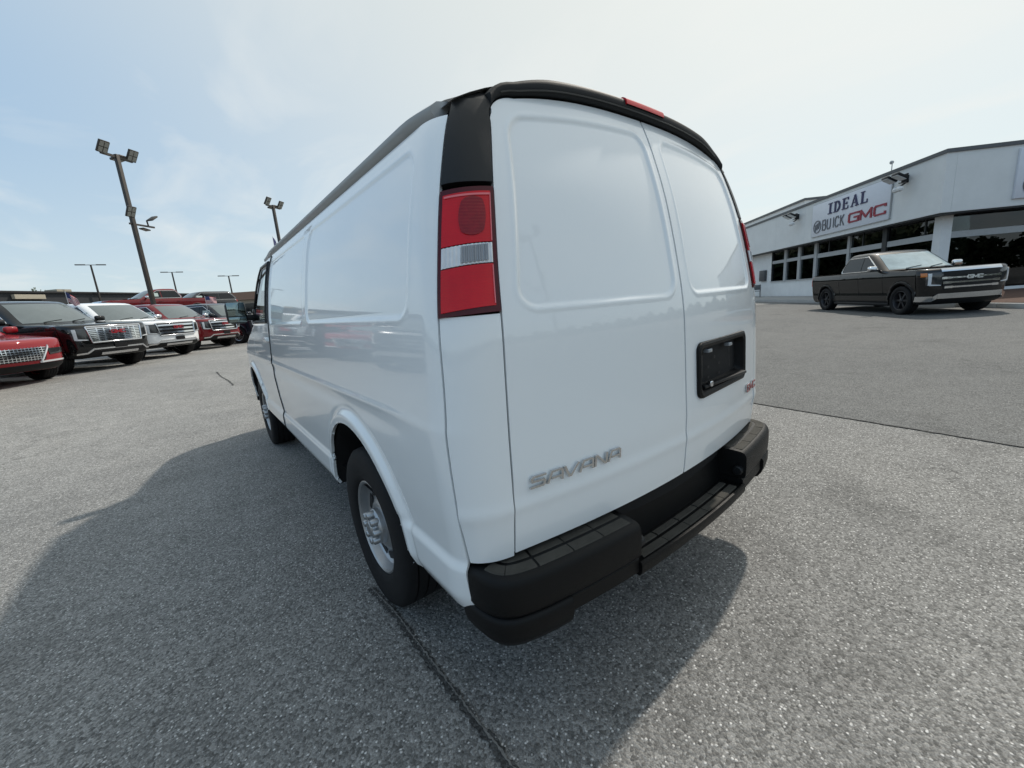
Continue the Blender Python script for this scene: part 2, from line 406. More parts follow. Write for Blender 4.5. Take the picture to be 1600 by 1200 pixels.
def make_wheel(parent, loc, R, rim, width, style, rimmat, side=1, capmat=None):
    """wheel part: tyre with sub-parts"""
    ty, rb, disc, spokes, back, f0 = wheel_meshes(R, rim, width, style, rimmat, capmat)
    w = ty.build('wheel', RUBBER, parent, 40); w.location = loc
    if side < 0: w.rotation_euler = (0, 0, pi)
    rb.build('rim', rimmat, w, 30); back.build('brake_disc', RIMDARK, w)
    h = width/2
    if style == 'steel':
        disc.build('wheel_disc', rimmat, w, 40)
        sl = MB()
        for k in range(8):
            t = 2*pi*(k+.5)/8; c, s_ = cos(t), sin(t); rr = rim*.70
            poly = [(-.05, -.016), (.05, -.016), (.045, .018), (-.045, .018)]
            sl.prism(poly, 0, .004, lambda a, b, d, c=c, s_=s_: Vector(((rr+b)*c-a*s_, f0+.006+d, (rr+b)*s_+a*c)))
        sl.build('vent_slot', RIMDARK, w)
        cap = MB(); cap.lathe([(f0+.02, rim*.40), (f0+.045, rim*.385), (f0+.055, rim*.34), (f0+.058, rim*.20), (f0+.075, rim*.18), (f0+.082, rim*.14), (f0+.083, .001)], 48)
        cap.build('centre_cap', capmat or rimmat, w, 35)
        for k in range(8):
            t = 2*pi*k/8; m = MB(); m.lathe([(f0+.045, .019), (f0+.078, .0175), (f0+.084, .013), (f0+.085, .001)], 12, c=(rim*.29*cos(t), 0, rim*.29*sin(t)))
            m.build('lug_nut', capmat or rimmat, w, 35)
    else:
        for m in spokes: m.build('spoke', rimmat, w, 30)
        cap = MB(); cap.lathe([(h*.38+.02, rim*.22), (h*.38+.045, rim*.20), (h*.38+.05, rim*.15), (h*.38+.052, .001)], 24)
        cap.build('centre_cap', capmat or rimmat, w, 35)
    return w

# ================================================================== the white van (u = forward from the rear doors)
van = empty('cargo_van', (0, 0, 0), pi/2)
tag(van, 'white cargo van with black rear corner caps seen close from its rear left corner', 'van')
VA, VF = 1.03, 1.03+3.43          # axle positions
v_w = catmull([(.40, .93), (.45, .962), (.52, .985), (.60, .986), (.63, .982), (.66, .984), (.80, .995), (1.04, 1.004), (1.07, 1.0), (1.36, .975), (1.6, .938), (1.8, .892), (1.9, .855), (1.96, .81), (2.0, .74)])
v_rear = catmull([(.4, .03), (.55, .012), (.64, .003), (.72, -.004), (.78, -.006), (1.03, 0), (1.27, .008), (1.34, .014), (1.505, .04), (1.707, .082), (1.873, .132), (2.015, .188), (2.1, .24)])
v_front = catmull([(.40, 5.28), (.6, 5.36), (1.0, 5.32), (1.12, 5.25), (1.2, 5.05), (1.28, 4.75), (1.34, 4.52), (1.36, 4.45), (1.9, 3.90), (2.0, 3.6), (2.1, 3.2)])
def arch_d(u, z, c, R=.49, zc=.42): return math.hypot(u-c, z-zc)-R
def rrect(u, z, u0, u1, z0, z1, r):
    cx, cz = (u0+u1)/2, (z0+z1)/2; dx, dz = abs(u-cx)-(u1-u0)/2+r, abs(z-cz)-(z1-z0)/2+r
    return math.hypot(max(dx, 0), max(dz, 0))+min(max(dx, dz), 0)-r
def emboss(d, depth=.006, wd=.012):
    """recessed panel: d<0 inside"""
    e = -depth*sst(0, -wd, d) if d > -wd else -depth
    return e + .0016*math.exp(-((d-.006)/.007)**2)
def v_relief(u, z):
    r = 0
    # body crease with a soft shoulder
    r += (.004*math.exp(-((z-1.055)/.012)**2) - .006*math.exp(-((z-1.005)/.035)**2))*sst(.25, .75, u)
    # lower sill flare
    if z < .64: r += .010*sst(.64, .60, z)
    for c in (VA, VF):
        d = arch_d(u, z, c)
        if z > .35 and d < .2:
            r = r*sst(.0, .05, d)+.019*sst(.062, .030, d)*sst(.60, .66, z)+.012*sst(.05, .02, d)*sst(.66, .60, z)-.004*math.exp(-((d-.07)/.012)**2)
    # tall recessed side panels
    ztop = 1.845
    if .25 < u < 3.0 and 1.3 < z < 1.95:
        r += emboss(rrect(u, z, .335, 1.66, 1.362, ztop, .07)) + emboss(rrect(u, z, 1.75, 2.94, 1.362, ztop, .06))
    return r
VS = Shell(v_front, v_rear, v_w, cr=(.15, .135), cf=(.45, .40), bow_r=.075, bow_f=.14, relief=v_relief)
SEAM = catmull([(.5, .150), (.66, .152), (1.1, .158), (1.36, .172), (1.69, .205), (1.9, .245), (2.0, .29)])   # seam between side and corner
def arch_snap(c, R=.49, zc=.42, h=.011):
    def f(u, z):
        d = math.hypot(u-c, z-zc)
        if abs(d-R) < h and d > 1e-6 and z > .3: return (c+(u-c)*R/d, zc+(z-zc)*R/d)
        return (u, z)
    return f
GUT = 1.905
RAILM = mat('rail_shade_grey', (.34, .35, .35), .45, coat=.3, var=.05, vscale=20)  # body-coloured rail; the grey paints in the shade on its underside
def side_piece(name, u0f, u1f, z0, z1, nu, nv, sg, m=WHITE, cuts=(VA, VF)):
    def reg(s, t): z = lerp(z0, z1, t); return lerp(u0f(z), u1f(z), s), z
    sn = [arch_snap(c) for c in cuts]
    def snap(u, z):
        for q in sn: u, z = q(u, z)
        return u, z
    return patch(lambda u, z: VS.side(u, z, sg), reg, nu, nv, 0, .014, (0, sg, 0), keep=lambda u, z: all(arch_d(u, z, c) > -.001 for c in cuts), snap=snap).build(name, m, van, 40)
for sg in (1, -1):
    f = 1 if sg > 0 else .5
    side_piece('side_panel', lambda z: SEAM(z)+.003, lambda z: 2.994, .455, GUT, int(330*f), int(220*f), sg)
    # front door
    dk = patch(lambda u, z: VS.side(u, z, sg), lambda s, t: ((lambda z: (lerp(3.008, 4.03 if z < 1.36 else 4.03-.9*(z-1.36), s), z))(lerp(.50, 1.895, t))), int(70*f), int(90*f), 0, .014, (0, sg, 0),
               keep=lambda u, z: arch_d(u, z, VF) > 0 and not (1.40 < z < 1.84 and 3.09 < u < 3.97-.9*(z-1.36)), snap=arch_snap(VF)).build('front_door', WHITE, van, 40)
    patch(lambda u, z: VS.side(u, z, sg), [(3.08, 1.395), (3.95, 1.395), (3.55, 1.845), (3.08, 1.845)], 14, 10, -.004, .004, (0, sg, 0)).build('window_glass', CABGLASS, dk, 40)
    fr = MB()
    for a, b in (((3.075, 1.385), (3.955, 1.385)), ((3.955, 1.385), (3.545, 1.853)), ((3.545, 1.853), (3.075, 1.853)), ((3.075, 1.853), (3.075, 1.385))):
        pts = [VS.side(lerp(a[0], b[0], k/8), lerp(a[1], b[1], k/8), sg)+Vector((0, sg*.003, 0)) for k in range(9)]; fr.tube(pts, .013, 6)
    fr.build('window_seal', BLACKTRIM, dk, 40)
    hd = MB(); p = VS.side(3.16, 1.24, sg); hd.box(p+Vector((0, sg*.006, 0)), (.17, .03, .035), None, .01); hd.build('door_handle', WHITE, dk)
    patch(lambda u, z: VS.side(u, z, sg), [(2.95, .5), (3.07, .5), (3.07, 1.895), (2.95, 1.895)], 4, 20, -.02, .01, (0, sg, 0)).build('door_jamb', DARK, van)
    sl_ = MB(); sl_.tube([VS.side(3.001, lerp(.50, 1.893, k/40), sg)+Vector((0, -sg*.001, 0)) for k in range(41)], .0075, 6); sl_.build('door_seal', DARK, van)
    # fender and front corner
    side_piece('front_fender', lambda z: 4.04 if z < 1.36 else 4.04-.9*(z-1.36), lambda z: max(4.05, VS.fc(z)[3][0]-.02), .50, 1.345, int(60*f), int(70*f), sg, cuts=(VF,))
    # lower sill strip closing under the side
    # drip rail along the roof edge
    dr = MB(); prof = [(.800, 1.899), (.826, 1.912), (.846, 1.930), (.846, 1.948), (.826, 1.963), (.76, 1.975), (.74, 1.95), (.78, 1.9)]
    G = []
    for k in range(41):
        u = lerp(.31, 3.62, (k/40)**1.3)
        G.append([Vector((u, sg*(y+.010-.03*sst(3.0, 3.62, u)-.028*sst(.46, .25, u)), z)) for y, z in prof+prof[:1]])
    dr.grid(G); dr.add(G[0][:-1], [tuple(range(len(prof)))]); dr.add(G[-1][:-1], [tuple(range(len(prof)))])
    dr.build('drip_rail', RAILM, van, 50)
    # A pillar
    pm = MB(); 
    patch(lambda u, z: VS.side(u, z, sg), lambda s, t: ((lambda z: (lerp(4.035-.9*(z-1.36), 4.10-.9*(z-1.36), s), z))(lerp(1.35, 1.90, t))), 4, 20, .001, .02, (0, sg, 0)).build('windshield_pillar', WHITE, van, 40)
# roof
rf = MB(); G = []
for i in range(37):
    u = lerp(.235, 3.60, i/36); row = []
    for j in range(31):
        v = lerp(-.80, .80, j/30); zc = 2.088-.03*sst(2.8, 3.6, u)-.012*sst(.6, .23, u)
        rib = .006*(1 if abs(math.sin(v*22)) > .72 else 0)*sst(.35, .45, u)*sst(3.4, 3.2, u)*(1 if abs(v) < .62 else 0)
        row.append(Vector((u, v, zc-.13*(abs(v)/.80)**3.2+rib)))
    G.append(row)
rf.grid(G); rf.build('roof', WHITE, van, 40)
# windshield, hood, grille and front bumper
patch(VS.frontv, [(-.78, 1.40), (.78, 1.40), (.66, 1.88), (-.66, 1.88)], 24, 10, .004, .01, (1, 0, .5)).build('windshield', CABGLASS, van, 40)
patch(VS.frontv, [(-.80, 1.885), (.80, 1.885), (.7, 1.99), (-.7, 1.99)], 24, 6, .0, .02, (1, 0, .5)).build('windshield_header', WHITE, van, 40)
patch(VS.frontv, [(-.90, 1.13), (.90, 1.13), (.86, 1.375), (-.86, 1.375)], 30, 14, 0, .02, (1, 0, .5)).build('hood', WHITE, van, 40)
patch(VS.frontv, [(-.88, .66), (.88, .66), (.88, 1.12), (-.88, 1.12)], 30, 10, -.01, .02, (1, 0, 0)).build('front_fascia', WHITE, van, 40)
g = patch(VS.frontv, [(-.46, .74), (.46, .74), (.46, 1.06), (-.46, 1.06)], 20, 8, .006, .03, (1, 0, 0)).build('grille', BLACKTRIM, van, 40)
for z in (.80, .90, 1.0): patch(VS.frontv, [(-.44, z-.018), (.44, z-.018), (.44, z+.018), (-.44, z+.018)], 14, 2, .022, .016, (1, 0, 0)).build('grille_bar', CHROME, g, 40)
HLGLASS = mat('headlamp_glass', (.30, .32, .34), .08, coat=1)
for sg in (1, -1): patch(VS.frontv, [(sg*.50, .80), (sg*.84, .80), (sg*.84, 1.04), (sg*.50, 1.04)], 10, 6, .008, .02, (1, 0, 0), rnd=.2).build('headlight', HLGLASS, van, 40)
patch(VS.frontv, [(-.93, .40), (.93, .40), (.93, .64), (-.93, .64)], 30, 8, .05, .08, (1, 0, 0)).build('front_bumper', BLACKBUMP, van, 40)
# dark inner shell behind the panel gaps, floor, wheel wells, cab bulkhead
ish = Shell(lambda z: min(v_front(z)-.05, 2.95), lambda z: v_rear(z)+.03, lambda z: v_w(z)-.035, cr=(.14, .125), cf=(.02, .02), bow_r=.075, bow_f=0)
ish.stack([.56, .64, .8, 1.0, 1.2, 1.36, 1.5, 1.65, 1.8, 1.88, 1.93, 1.96], keep=lambda c: not (abs(c.x-VA) < .55 and c.z < .93)).build('inner_shell', DARK, van)
ub = MB(); ub.box((2.6, 0, .52), (4.6, 1.5, .14)); ub.box((2.7, .42, .38), (4.4, .09, .16)); ub.box((2.7, -.42, .38), (4.4, .09, .16)); ub.box((4.6, 0, .55), (1.2, 1.1, .5)); ub.build('chassis', UNDER, van)
ax = MB(); ax.tube([(VA, -.78, .385), (VA, .78, .385)], .045, 12); ax.lathe([(-.16, .02), (-.12, .13), (0, .17), (.12, .13), (.16, .02)], 20, c=(VA, .0, .385)); ax.build('rear_axle', UNDER, van)
for sg in (1, -1):
    for c in (VA, VF):
        wl = MB(); G = []
        for i in range(25):
            t = lerp(.06, pi-.06, i/24); R = .50
            G.append([Vector((c+R*cos(t), sg*y, .42+R*sin(t))) for y in (.985, .95, .60)])
        wl.grid(G); wl.add([(c, sg*.60, .42)]+[g[2] for g in G], [(0, k+1, k+2) for k in range(24)]); wl.build('wheel_well', UNDER, van)
    sp = MB(); 
    for k in range(3): sp.bar((VA-.6, sg*.52, .47-.03*k), (VA+.6, sg*.52, .47-.03*k), .07, .02)
    sp.bar((VA+.05, sg*.60, .40), (VA+.18, sg*.62, .72), .05); sp.build('leaf_spring', UNDER, van)
    for c in (VA, VF): make_wheel(van, (c, sg*.855, .385), .387, .222, .245, 'steel', STEEL, sg, STEEL)
# cab: seats and dash seen through the glass
cabm = mat('cab_trim', (.05, .05, .055), .8)
cb_ = MB(); cb_.box((4.2, 0, 1.22), (.35, 1.6, .25), None, .05); cb_.build('dashboard', cabm, van)
for sg in (1, -1):
    st = MB(); st.box((3.35, sg*.45, .95), (.5, .5, .2), None, .05); st.box((3.12, sg*.45, 1.28), (.16, .48, .6), None, .05); st.box((3.10, sg*.45, 1.66), (.12, .25, .17), None, .04); st.build('seat', cabm, van)
# door mirrors
for sg in (1, -1):
    mr = MB(); mr.box((3.86, sg*1.105, 1.49), (.10, .165, .205), None, .035); mo = mr.build('mirror', BLACKTRIM, van, 60)
    gl = MB(); gl.box((3.806, sg*1.105, 1.52), (.006, .14, .125), None, .002); gl.build('mirror_glass', SILVER, mo)
    gl = MB(); gl.box((3.806, sg*1.105, 1.425), (.006, .14, .05), None, .002); gl.build('wide_angle_glass', SILVER, mo)
    am = MB(); am.bar((3.88, sg*.945, 1.435), (3.88, sg*1.06, 1.44), .07, .06, bev=.015); am.box((3.90, sg*.945, 1.44), (.16, .03, .15), None, .01); am.build('mirror_arm', BLACKTRIM, mo)

# rear doors
def door_edge(z):   # outer edge |v| of a rear door by height
    return DE(z)
DE = catmull([(.6, .838), (.64, .837), (1.0, .827), (1.36, .809), (1.70, .760), (1.888, .714)])
def door_top(v): return 2.018-.070*(abs(v)/.70)**3.2
def ztop(v):
    a = abs(v)
    return door_top(a) if a < .61 else 1.888+.085*math.sqrt(max(0, 1-((a-.61)/.104)**2))
def XL(z): return DE(z) if z < 1.888 else .61+.104*math.sqrt(max(0, 1-((z-1.888)/.085)**2))
def door_region(sg):
    def reg(s, t):
        s = s**.92; v0 = lerp(.0050, .70, s); z = lerp(.640, ztop(v0), t); xl = lerp(XL(z), .70, sst(.972, 1, t))
        return sg*lerp(.0050, xl, s), z
    return reg
def door_rel(sg):
    def rel(v, z):
        a = abs(v); inner = .042 if sg > 0 else .066
        # stamped panel: outer edge leans in with height
        oe = .752-.24*max(0, z-1.40)*.75 if z > 1.40 else .752
        w_ = oe-inner; t = (a-inner)/w_
        d = rrect(t*.70, min(z-1.3645, 10), 0, .70, 0, (1.955-.05*(a/.7)**2.5)-1.3645, .065)
        r = emboss(d, .0065, .011)
        # crease near the foot of the door
        r += .004*math.exp(-((z-.79)/.022)**2)-.004*sst(.79, .70, z)-.004*math.exp(-((z-.80)/.06)**2)
        return r
    return rel
def pocket_keep(v, z): return rrect(-v, z, .098, .600, .948, 1.150, .03) > 0
rdoor = {}
for sg in (1, -1):
    rdoor[sg] = patch(VS.rearv, door_region(sg), 200, 280, 0, .016, (-1, 0, 0), rel=door_rel(sg), keep=(pocket_keep if sg < 0 else None)).build('rear_door', WHITE, van, 50)
rdoor[1]['label'] = 'left rear door with a nameplate and no handle'
rdoor[-1]['label'] = 'right rear door with the black licence plate recess'
# licence plate recess on the right door (u points forward, so depth is +u)
PK = rdoor[-1]
def ring(inner, outer, d0, d1):
    pass
def rr_outline(v0, v1, z0, z1, r, n=6):
    o = []
    for cx, cz, t0 in ((v1-r, z1-r, 0), (v0+r, z1-r, 90), (v0+r, z0+r, 180), (v1-r, z0+r, 270)):
        o += arc(cx, cz, r, r, t0, t0+90, n)
    return o
loops = [(.083, .615, .933, 1.166, .036, -.002), (.085, .613, .935, 1.164, .035, -.012), (.094, .604, .944, 1.155, .032, -.016), (.108, .592, .958, 1.141, .03, -.010), (.125, .575, .985, 1.125, .02, .035), (.135, .565, .995, 1.115, .018, .042)]
mb = MB(); L = []
for (a, b, c, d, r, off) in loops: L.append([VS.rearv(-p[0], p[1])+Vector((off, 0, 0)) for p in rr_outline(a, b, c, d, r)])
n = len(L[0])
for i in range(len(L)-1): mb.add(L[i]+L[i+1], [(k, (k+1) % n, n+(k+1) % n, n+k) for k in range(n)])
mb.add(L[-1], [tuple(range(n))]); pk = mb.build('licence_plate_recess', BLACKBUMP, PK, 40)
mb = MB(); mb.add(*(lambda P: (P, [(0, 1, 2, 3)]))([VS.rearv(-a, z)+Vector((.030, 0, 0)) for a, z in ((.19, 1.0), (.51, 1.0), (.51, 1.10), (.19, 1.10))]))
for a, z in ((.235, 1.045), (.235, 1.0), (.35, 1.0), (.35, 1.045), (.30, 1.08)):
    p = VS.rearv(-a, z)+Vector((.026, 0, 0)); mb.lathe([(-.006, .007), (-.006, .001)], 10, c=p, axis='X')
mb.build('plate_bracket', BLACKTRIM, PK)
for a in (.20, .42):
    mb = MB(); p = VS.rearv(-a, 1.122); mb.box(p+Vector((.006, 0, 0)), (.025, .035, .016), None, .004); mb.build('plate_lamp', HLGLASS, PK)
mb = MB(); p = VS.rearv(-.345, .975); mb.box(p+Vector((-.004, 0, 0)), (.03, .40, .014), None, .005); mb.build('pull_handle', BLACKTRIM, PK)
mb = MB(); p = VS.rearv(-.185, .985); mb.box(p+Vector((-.010, 0, 0)), (.02, .022, .026), None, .006); mb.build('key_lock', CHROME, PK)
# nameplate letters on the left door
GL = {  # unit glyphs, baseline 0..1, width ~1.15
 'S': [[(1.12, .92), (.22, .92), (.10, .80), (.14, .56), (.95, .50), (1.02, .40), (1.0, .18), (.90, .08), (0, .08)]],
 'A': [[(0, 0), (.30, .92), (.95, .92), (1.08, .80), (1.10, 0)], [(.28, .36), (1.08, .36)]],
 'V': [[(.02, 1), (.38, .06), (.52, .06), (1.14, 1)]],
 'N': [[(.06, 0), (.10, .92), (.22, .92), (.92, .08), (1.04, .08), (1.08, 1)]],
 'G': [[(1.0, .80), (1.0, .92), (.15, .92), (.05, .80), (.05, .18), (.15, .08), (1.0, .08), (1.0, .50), (.55, .50)]],
 'M': [[(.05, 0), (.05, .92), (.55, .25), (1.05, .92), (1.05, 0)]],
 'C': [[(1.0, .72), (1.0, .92), (.15, .92), (.05, .80), (.05, .18), (.15, .08), (1.0, .08), (1.0, .30)]]}
lw = (.784-.411)/6
for k, ch in enumerate('SAVANA'):
    v0 = .784-k*lw
    def fn(a, b, h, v0=v0): 
        p = VS.rearv(v0-a*lw*.80-.004*b, .838+b*.037); return p+Vector((-.002-h, 0, 0))
    strokes(GL[ch], .17, .006, fn).build('letter', BADGE, rdoor[1], 40)
for k, ch in enumerate('GMC'):
    v0 = -.668-k*.058
    for (ww, dd, mm) in ((.30, .004, BADGE), (.17, .0055, BADGERED)):
        def fn(a, b, h, v0=v0): p = VS.rearv(v0-a*.047, .842+b*.036); return p+Vector((-.002-h, 0, 0))
        strokes(GL[ch], ww, dd, fn).build('letter', mm, rdoor[-1], 40)
# rear corners: white lower panel, tail light, black cap
LRED = mat('lamp_red', (.60, .004, .012), .25, coat=.7, spec=.05, var=.10, vscale=10)
LRED2 = mat('lamp_red_deep', (.24, .004, .010), .3, coat=.7, spec=.05, var=.25, vscale=40)
LMAR = mat('lamp_housing', (.075, .006, .010), .3, coat=.5, spec=.1)
LGLINT = mat('lamp_glint', (.75, .16, .18), .2, coat=.6)  # pale red for the painted highlights along the lens edges
LBOWL = mat('lamp_clear_bowl', (.30, .31, .33), .15, coat=1)
LCLR = mat('lamp_clear', (.72, .74, .76), .18, coat=1, var=.1, vscale=40)
def qpt(q, z, sg):   # q 0..1: door edge -> side seam, following the corner
    e = VS.rearv(DE(z) if z < 1.888 else .61+.104*math.sqrt(max(0, 1-((z-1.888)/.085)**2)), z); sm = VS.side(SEAM(z), z)
    rc = VS.rc(z)
    # walk the outline between e and sm by arc parameter
    N_ = 24; pts = [e]
    for k in range(N_+1):
        p = VS.bez(rc, k/N_)
        if p[1] > e.y+.002 and p[0] < sm.x-.002: pts.append(Vector((p[0], p[1], z)))
    pts.append(Vector((sm.x, sm.y-v_relief(SEAM(z), z), z)))
    D = [0]
    for k in range(1, len(pts)): D.append(D[-1]+(pts[k]-pts[k-1]).length)
    t = q*D[-1]
    for k in range(1, len(pts)):
        if D[k] >= t-1e-9:
            p = pts[k-1].lerp(pts[k], (t-D[k-1])/max(1e-9, D[k]-D[k-1])); break
    return Vector((p.x, sg*p.y, p.z))
for sg in (1, -1):
    P = lambda q, z, sg=sg: qpt(q, z, sg)
    up = (-1, sg, 0)
    def crel(q, z): return .004*math.exp(-((z-.79)/.022)**2)-.004*sst(.79, .70, z)
    patch(P, [(.035, .632), (.98, .632), (.98, 1.358), (.035, 1.358)], 22, 60, 0, .016, up, rel=crel).build('corner_panel', WHITE, van, 50)
    # black cap runs up and over into the roof
    patch(P, lambda s, t: (lerp(.035, .985, s), lerp(1.703+.008*(1-s)**.5, 1.950, t)), 22, 30, .004, .02, up).build('corner_cap', BLACKTRIM, van, 50)
    # tail light
    tlz0, tlz1 = 1.364, 1.697
    def tz(q): return -.012*q**1.6         # slightly lower towards the side
    tl = patch(P, lambda s, t: (lerp(.035, .985, s), lerp(tlz0+tz(s)*.6, tlz1+tz(s), t)), 22, 20, .006, .03, up).build('tail_light', LMAR, van, 50)
    def seg(name, z0, z1, m, q0=.115, q1=.94, off=.016, th=.012, rel=None, nu=22, nv=16):
        return patch(P, lambda s, t: (lerp(q0+.0*t, q1, s), lerp(z0+tz(s), z1+tz(s), t)), nu, nv, off, th, up, rel=rel).build(name, m, tl, 40)
    flute = lambda q, z: .00025*math.sin(z*2*pi/.0072)
    seg('red_lens', 1.548, 1.682, LRED, rel=flute, nv=60, off=.010, q1=.925)
    seg('clear_lens', 1.493, 1.545, LCLR, rel=lambda q, z: .0014*math.sin(q*2*pi*16), nu=140, nv=4, off=.010, q1=.925)
    seg('red_lens', 1.380, 1.490, LRED, rel=flute, nv=50, off=.010, q1=.925)
    # edge highlights painted on as pale strips, the round upper bowl and the reversing bowl
    for (qa, qb, za, zb2) in ((.120, .137, 1.550, 1.676), (.14, .90, 1.671, 1.676), (.120, .137, 1.386, 1.486)):
        patch(P, lambda s, t, qa=qa, qb=qb, za=za, zb2=zb2: (lerp(qa, qb, s), lerp(za, zb2, t)+tz(lerp(qa, qb, s))), 10, 8, .0125, .003, up).build('lens_glint', LGLINT, tl, 60)
    patch(P, [(.22, 1.566), (.66, 1.562), (.66, 1.664), (.22, 1.668)], 20, 36, .0125, .002, up, rnd=.75, rel=lambda q, z: .0005*math.sin(z*2*pi/.0085)).build('lamp_bowl', LRED2, tl, 60)
    patch(P, lambda s, t: (lerp(.20, .62, s), lerp(1.499, 1.541, t)-.006*s), 80, 6, .0135, .003, up, rel=lambda q, z: .0014*math.sin(q*2*pi*30)).build('reversing_bowl', LBOWL, tl, 60)
HEADM = mat('header_plastic', (.013, .014, .015), .62, spec=.3, bump=.15, bscale=900)
# black header over the doors with the centre brake light
def hprof(v, k):
    a = abs(v); zt = ztop(v)+.006; u0 = VS.rearv(v, min(zt, 2.06)).x; e = sst(.70, .45, a); p = .008+.016*e; h = .034+.014*e
    sec = [(u0+.02, zt), (u0-.3*p, zt+.001), (u0-.75*p, zt+.005), (u0-.95*p, zt+.012), (u0-p, zt+.020), (u0-.92*p, zt+.55*h+.008), (u0-.70*p, zt+.86*h), (u0-.25*p, zt+h), (u0+.05, zt+h+.003), (u0+.13, zt+h-.006)]
    return Vector((sec[k][0], v, sec[k][1]))
hd = MB(); G = []
for i in range(61):
    v = lerp(-.700, .700, i/60); G.append([hprof(v, k) for k in range(10)])
hd.grid(G)
for q in (G[0], G[-1]): hd.add(q, [tuple(range(10))])
header = hd.build('rear_header', HEADM, van, 60)
lip = MB(); lip.tube([hprof(lerp(-.62, .66, i/40), 3)+Vector((-.0005, 0, -.002)) for i in range(41)], .0022, 6); lip.build('header_lip', mat('lip_plastic', (.05, .048, .043), .35), header)
bl = MB(); G = []
for i in range(21):
    v = lerp(-.125, .115, i/20); G.append([hprof(v, k)+Vector((-.005, 0, .003)) for k in (4, 5, 6, 7, 8)])
bl.grid(G)
for q in (G[0], G[-1]): bl.add([p for p in q]+[p+Vector((.03, 0, -.01)) for p in q], [(k, k+1, 6+k, 5+k) for k in range(4)])
bl.build('high_brake_light', LRED, header, 60)
# caps roll over the roof corner
for sg in (1, -1):
    mb = MB(); G = []
    for i in range(13):
        a = i/12; row = []
        for j in range(13):
            b = j/12
            p0 = qpt(lerp(.035, .985, b), 1.945, sg)+Vector((-.003*(1-b), sg*.004*b, 0)); p1 = Vector((lerp(.33, .36, b), sg*lerp(.60, .795, b), lerp(2.025, 1.975, b)))
            pc = Vector((lerp(p0.x+.035, p0.x+.03, b), sg*(abs(p0.y)-.012-.02*b), lerp(2.010, 1.985, b)))
            row.append(p0*(1-a)**2+pc*2*a*(1-a)+p1*a*a)
        G.append(row)
    mb.grid(G); mb.build('cap_top', BLACKTRIM, van, 80)
# rear step bumper
def bpath(v):
    a = abs(v); return -.087+.085*(a/.9)**2.2
def bstation(s):     # s: -1..1 along bumper, returns point and outward normal (u,v)
    sg = 1 if s >= 0 else -1; a = abs(s)
    if a < .78:
        v = a/.78*.80; p = (bpath(v), v); e = (bpath(v+.002), v+.002); d = (e[0]-p[0], e[1]-p[1])
    else:
        t = (a-.78)/.22; b = ((bpath(.80), .80), (bpath(.80)+.030, .93), (.03, .972), (.20, .968)); p = Shell.bez(b, t); e = Shell.bez(b, min(1, t+.01)); e0 = Shell.bez(b, max(0, t-.01)); d = (e[0]-e0[0], e[1]-e0[1])
    L_ = math.hypot(*d); n_ = (-d[1]/L_, d[0]/L_)
    return Vector((p[0], sg*p[1], 0)), Vector((n_[0], sg*n_[1], 0))
def bloft(s0, s1, sec, n, name, m, par, ang=40):
    mb = MB(); G = []
    for i in range(n+1):
        p, nn = bstation(lerp(s0, s1, i/n)); G.append([p+nn*o+Vector((0, 0, z)) for o, z in sec+sec[:1]])
    mb.grid(G); mb.add(G[0][:-1], [tuple(range(len(sec)))]); mb.add(G[-1][:-1], [tuple(range(len(sec)))])
    return mb.build(name, m, par, ang)
secU = [(-.13, .622), (-.06, .622), (-.022, .619), (-.010, .613), (-.003, .603), (0, .590), (.001, .55), (-.001, .505), (-.006, .494), (-.014, .489), (-.13, .489)]
secL = [(-.12, .488), (-.012, .488), (-.003, .482), (.001, .472), (.001, .44), (-.006, .41), (-.022, .385), (-.05, .372), (-.12, .372)]
bump = bloft(-1, -.405, secU, 46, 'rear_bumper', BLACKBUMP, van)
b2 = bloft(.405, 1, secU, 46, 'bumper_end', BLACKBUMP, bump)
for a, b in ((-1, -.70), (.70, 1)): bloft(a, b, secL, 30, 'corner_guard', BLACKBUMP, bump)
secF = [(-.12, .487), (-.02, .487), (-.012, .48), (-.012, .43), (-.03, .41), (-.12, .41)]
for a, b in ((-.695, -.405), (.405, .695)): bloft(a, b, secF, 16, 'lower_face', BLACKBUMP, bump)
secS = [(-.16, .462), (-.018, .462), (-.010, .468), (-.002, .466), (.001, .456), (-.001, .43), (-.012, .412), (-.16, .412)]
bloft(-.403, .403, secS, 40, 'step', BLACKBUMP, bump)
mb = MB(); G = [[Vector((bpath(v)+.115+o, v, z)) for o, z in ((.0, .462), (.012, .55), (.02, .66))] for v in [lerp(-.42, .42, i/20) for i in range(21)]]; mb.grid(G); mb.build('step_backing', BLACKBUMP, bump)
# rubber step pads: raised tiles on the ends and in the recess
def pads(s0, s1, o0, o1, z, name):
    mb = MB()
    ring_ = [(s0, o0), (s1, o0), (s1, o1), (s0, o1)]
    nn = 8; G = []
    for i in range(nn+1):
        p, nrm = bstation(lerp(s0, s1, i/nn)); G.append([p+nrm*o0+Vector((0, 0, z-.004)), p+nrm*(o0+.006)+Vector((0, 0, z+.002)), p+nrm*(o1-.006)+Vector((0, 0, z+.002)), p+nrm*o1+Vector((0, 0, z-.004))])
    mb.grid(G)
    for q in (G[0], G[-1]): mb.add(q, [(0, 1, 2, 3)])
    return mb.build(name, STEPPAD, bump, 30)
for sg in (1, -1):
    for a, b in ((.43, .5475), (.5525, .6675), (.6725, .7875), (.7925, .877), (.881, .95)):
        pads(sg*a, sg*b, -.122, -.074, .621, 'step_pad'); pads(sg*a, sg*b, -.0715, -.024, .621, 'step_pad')
for k in range(5): pads(-.36+k*.146, -.36+k*.146+.142, -.062, -.020, .463, 'step_pad')
for k in range(5): pads(-.36+k*.146, -.36+k*.146+.138, -.105, -.068, .463, 'step_pad')
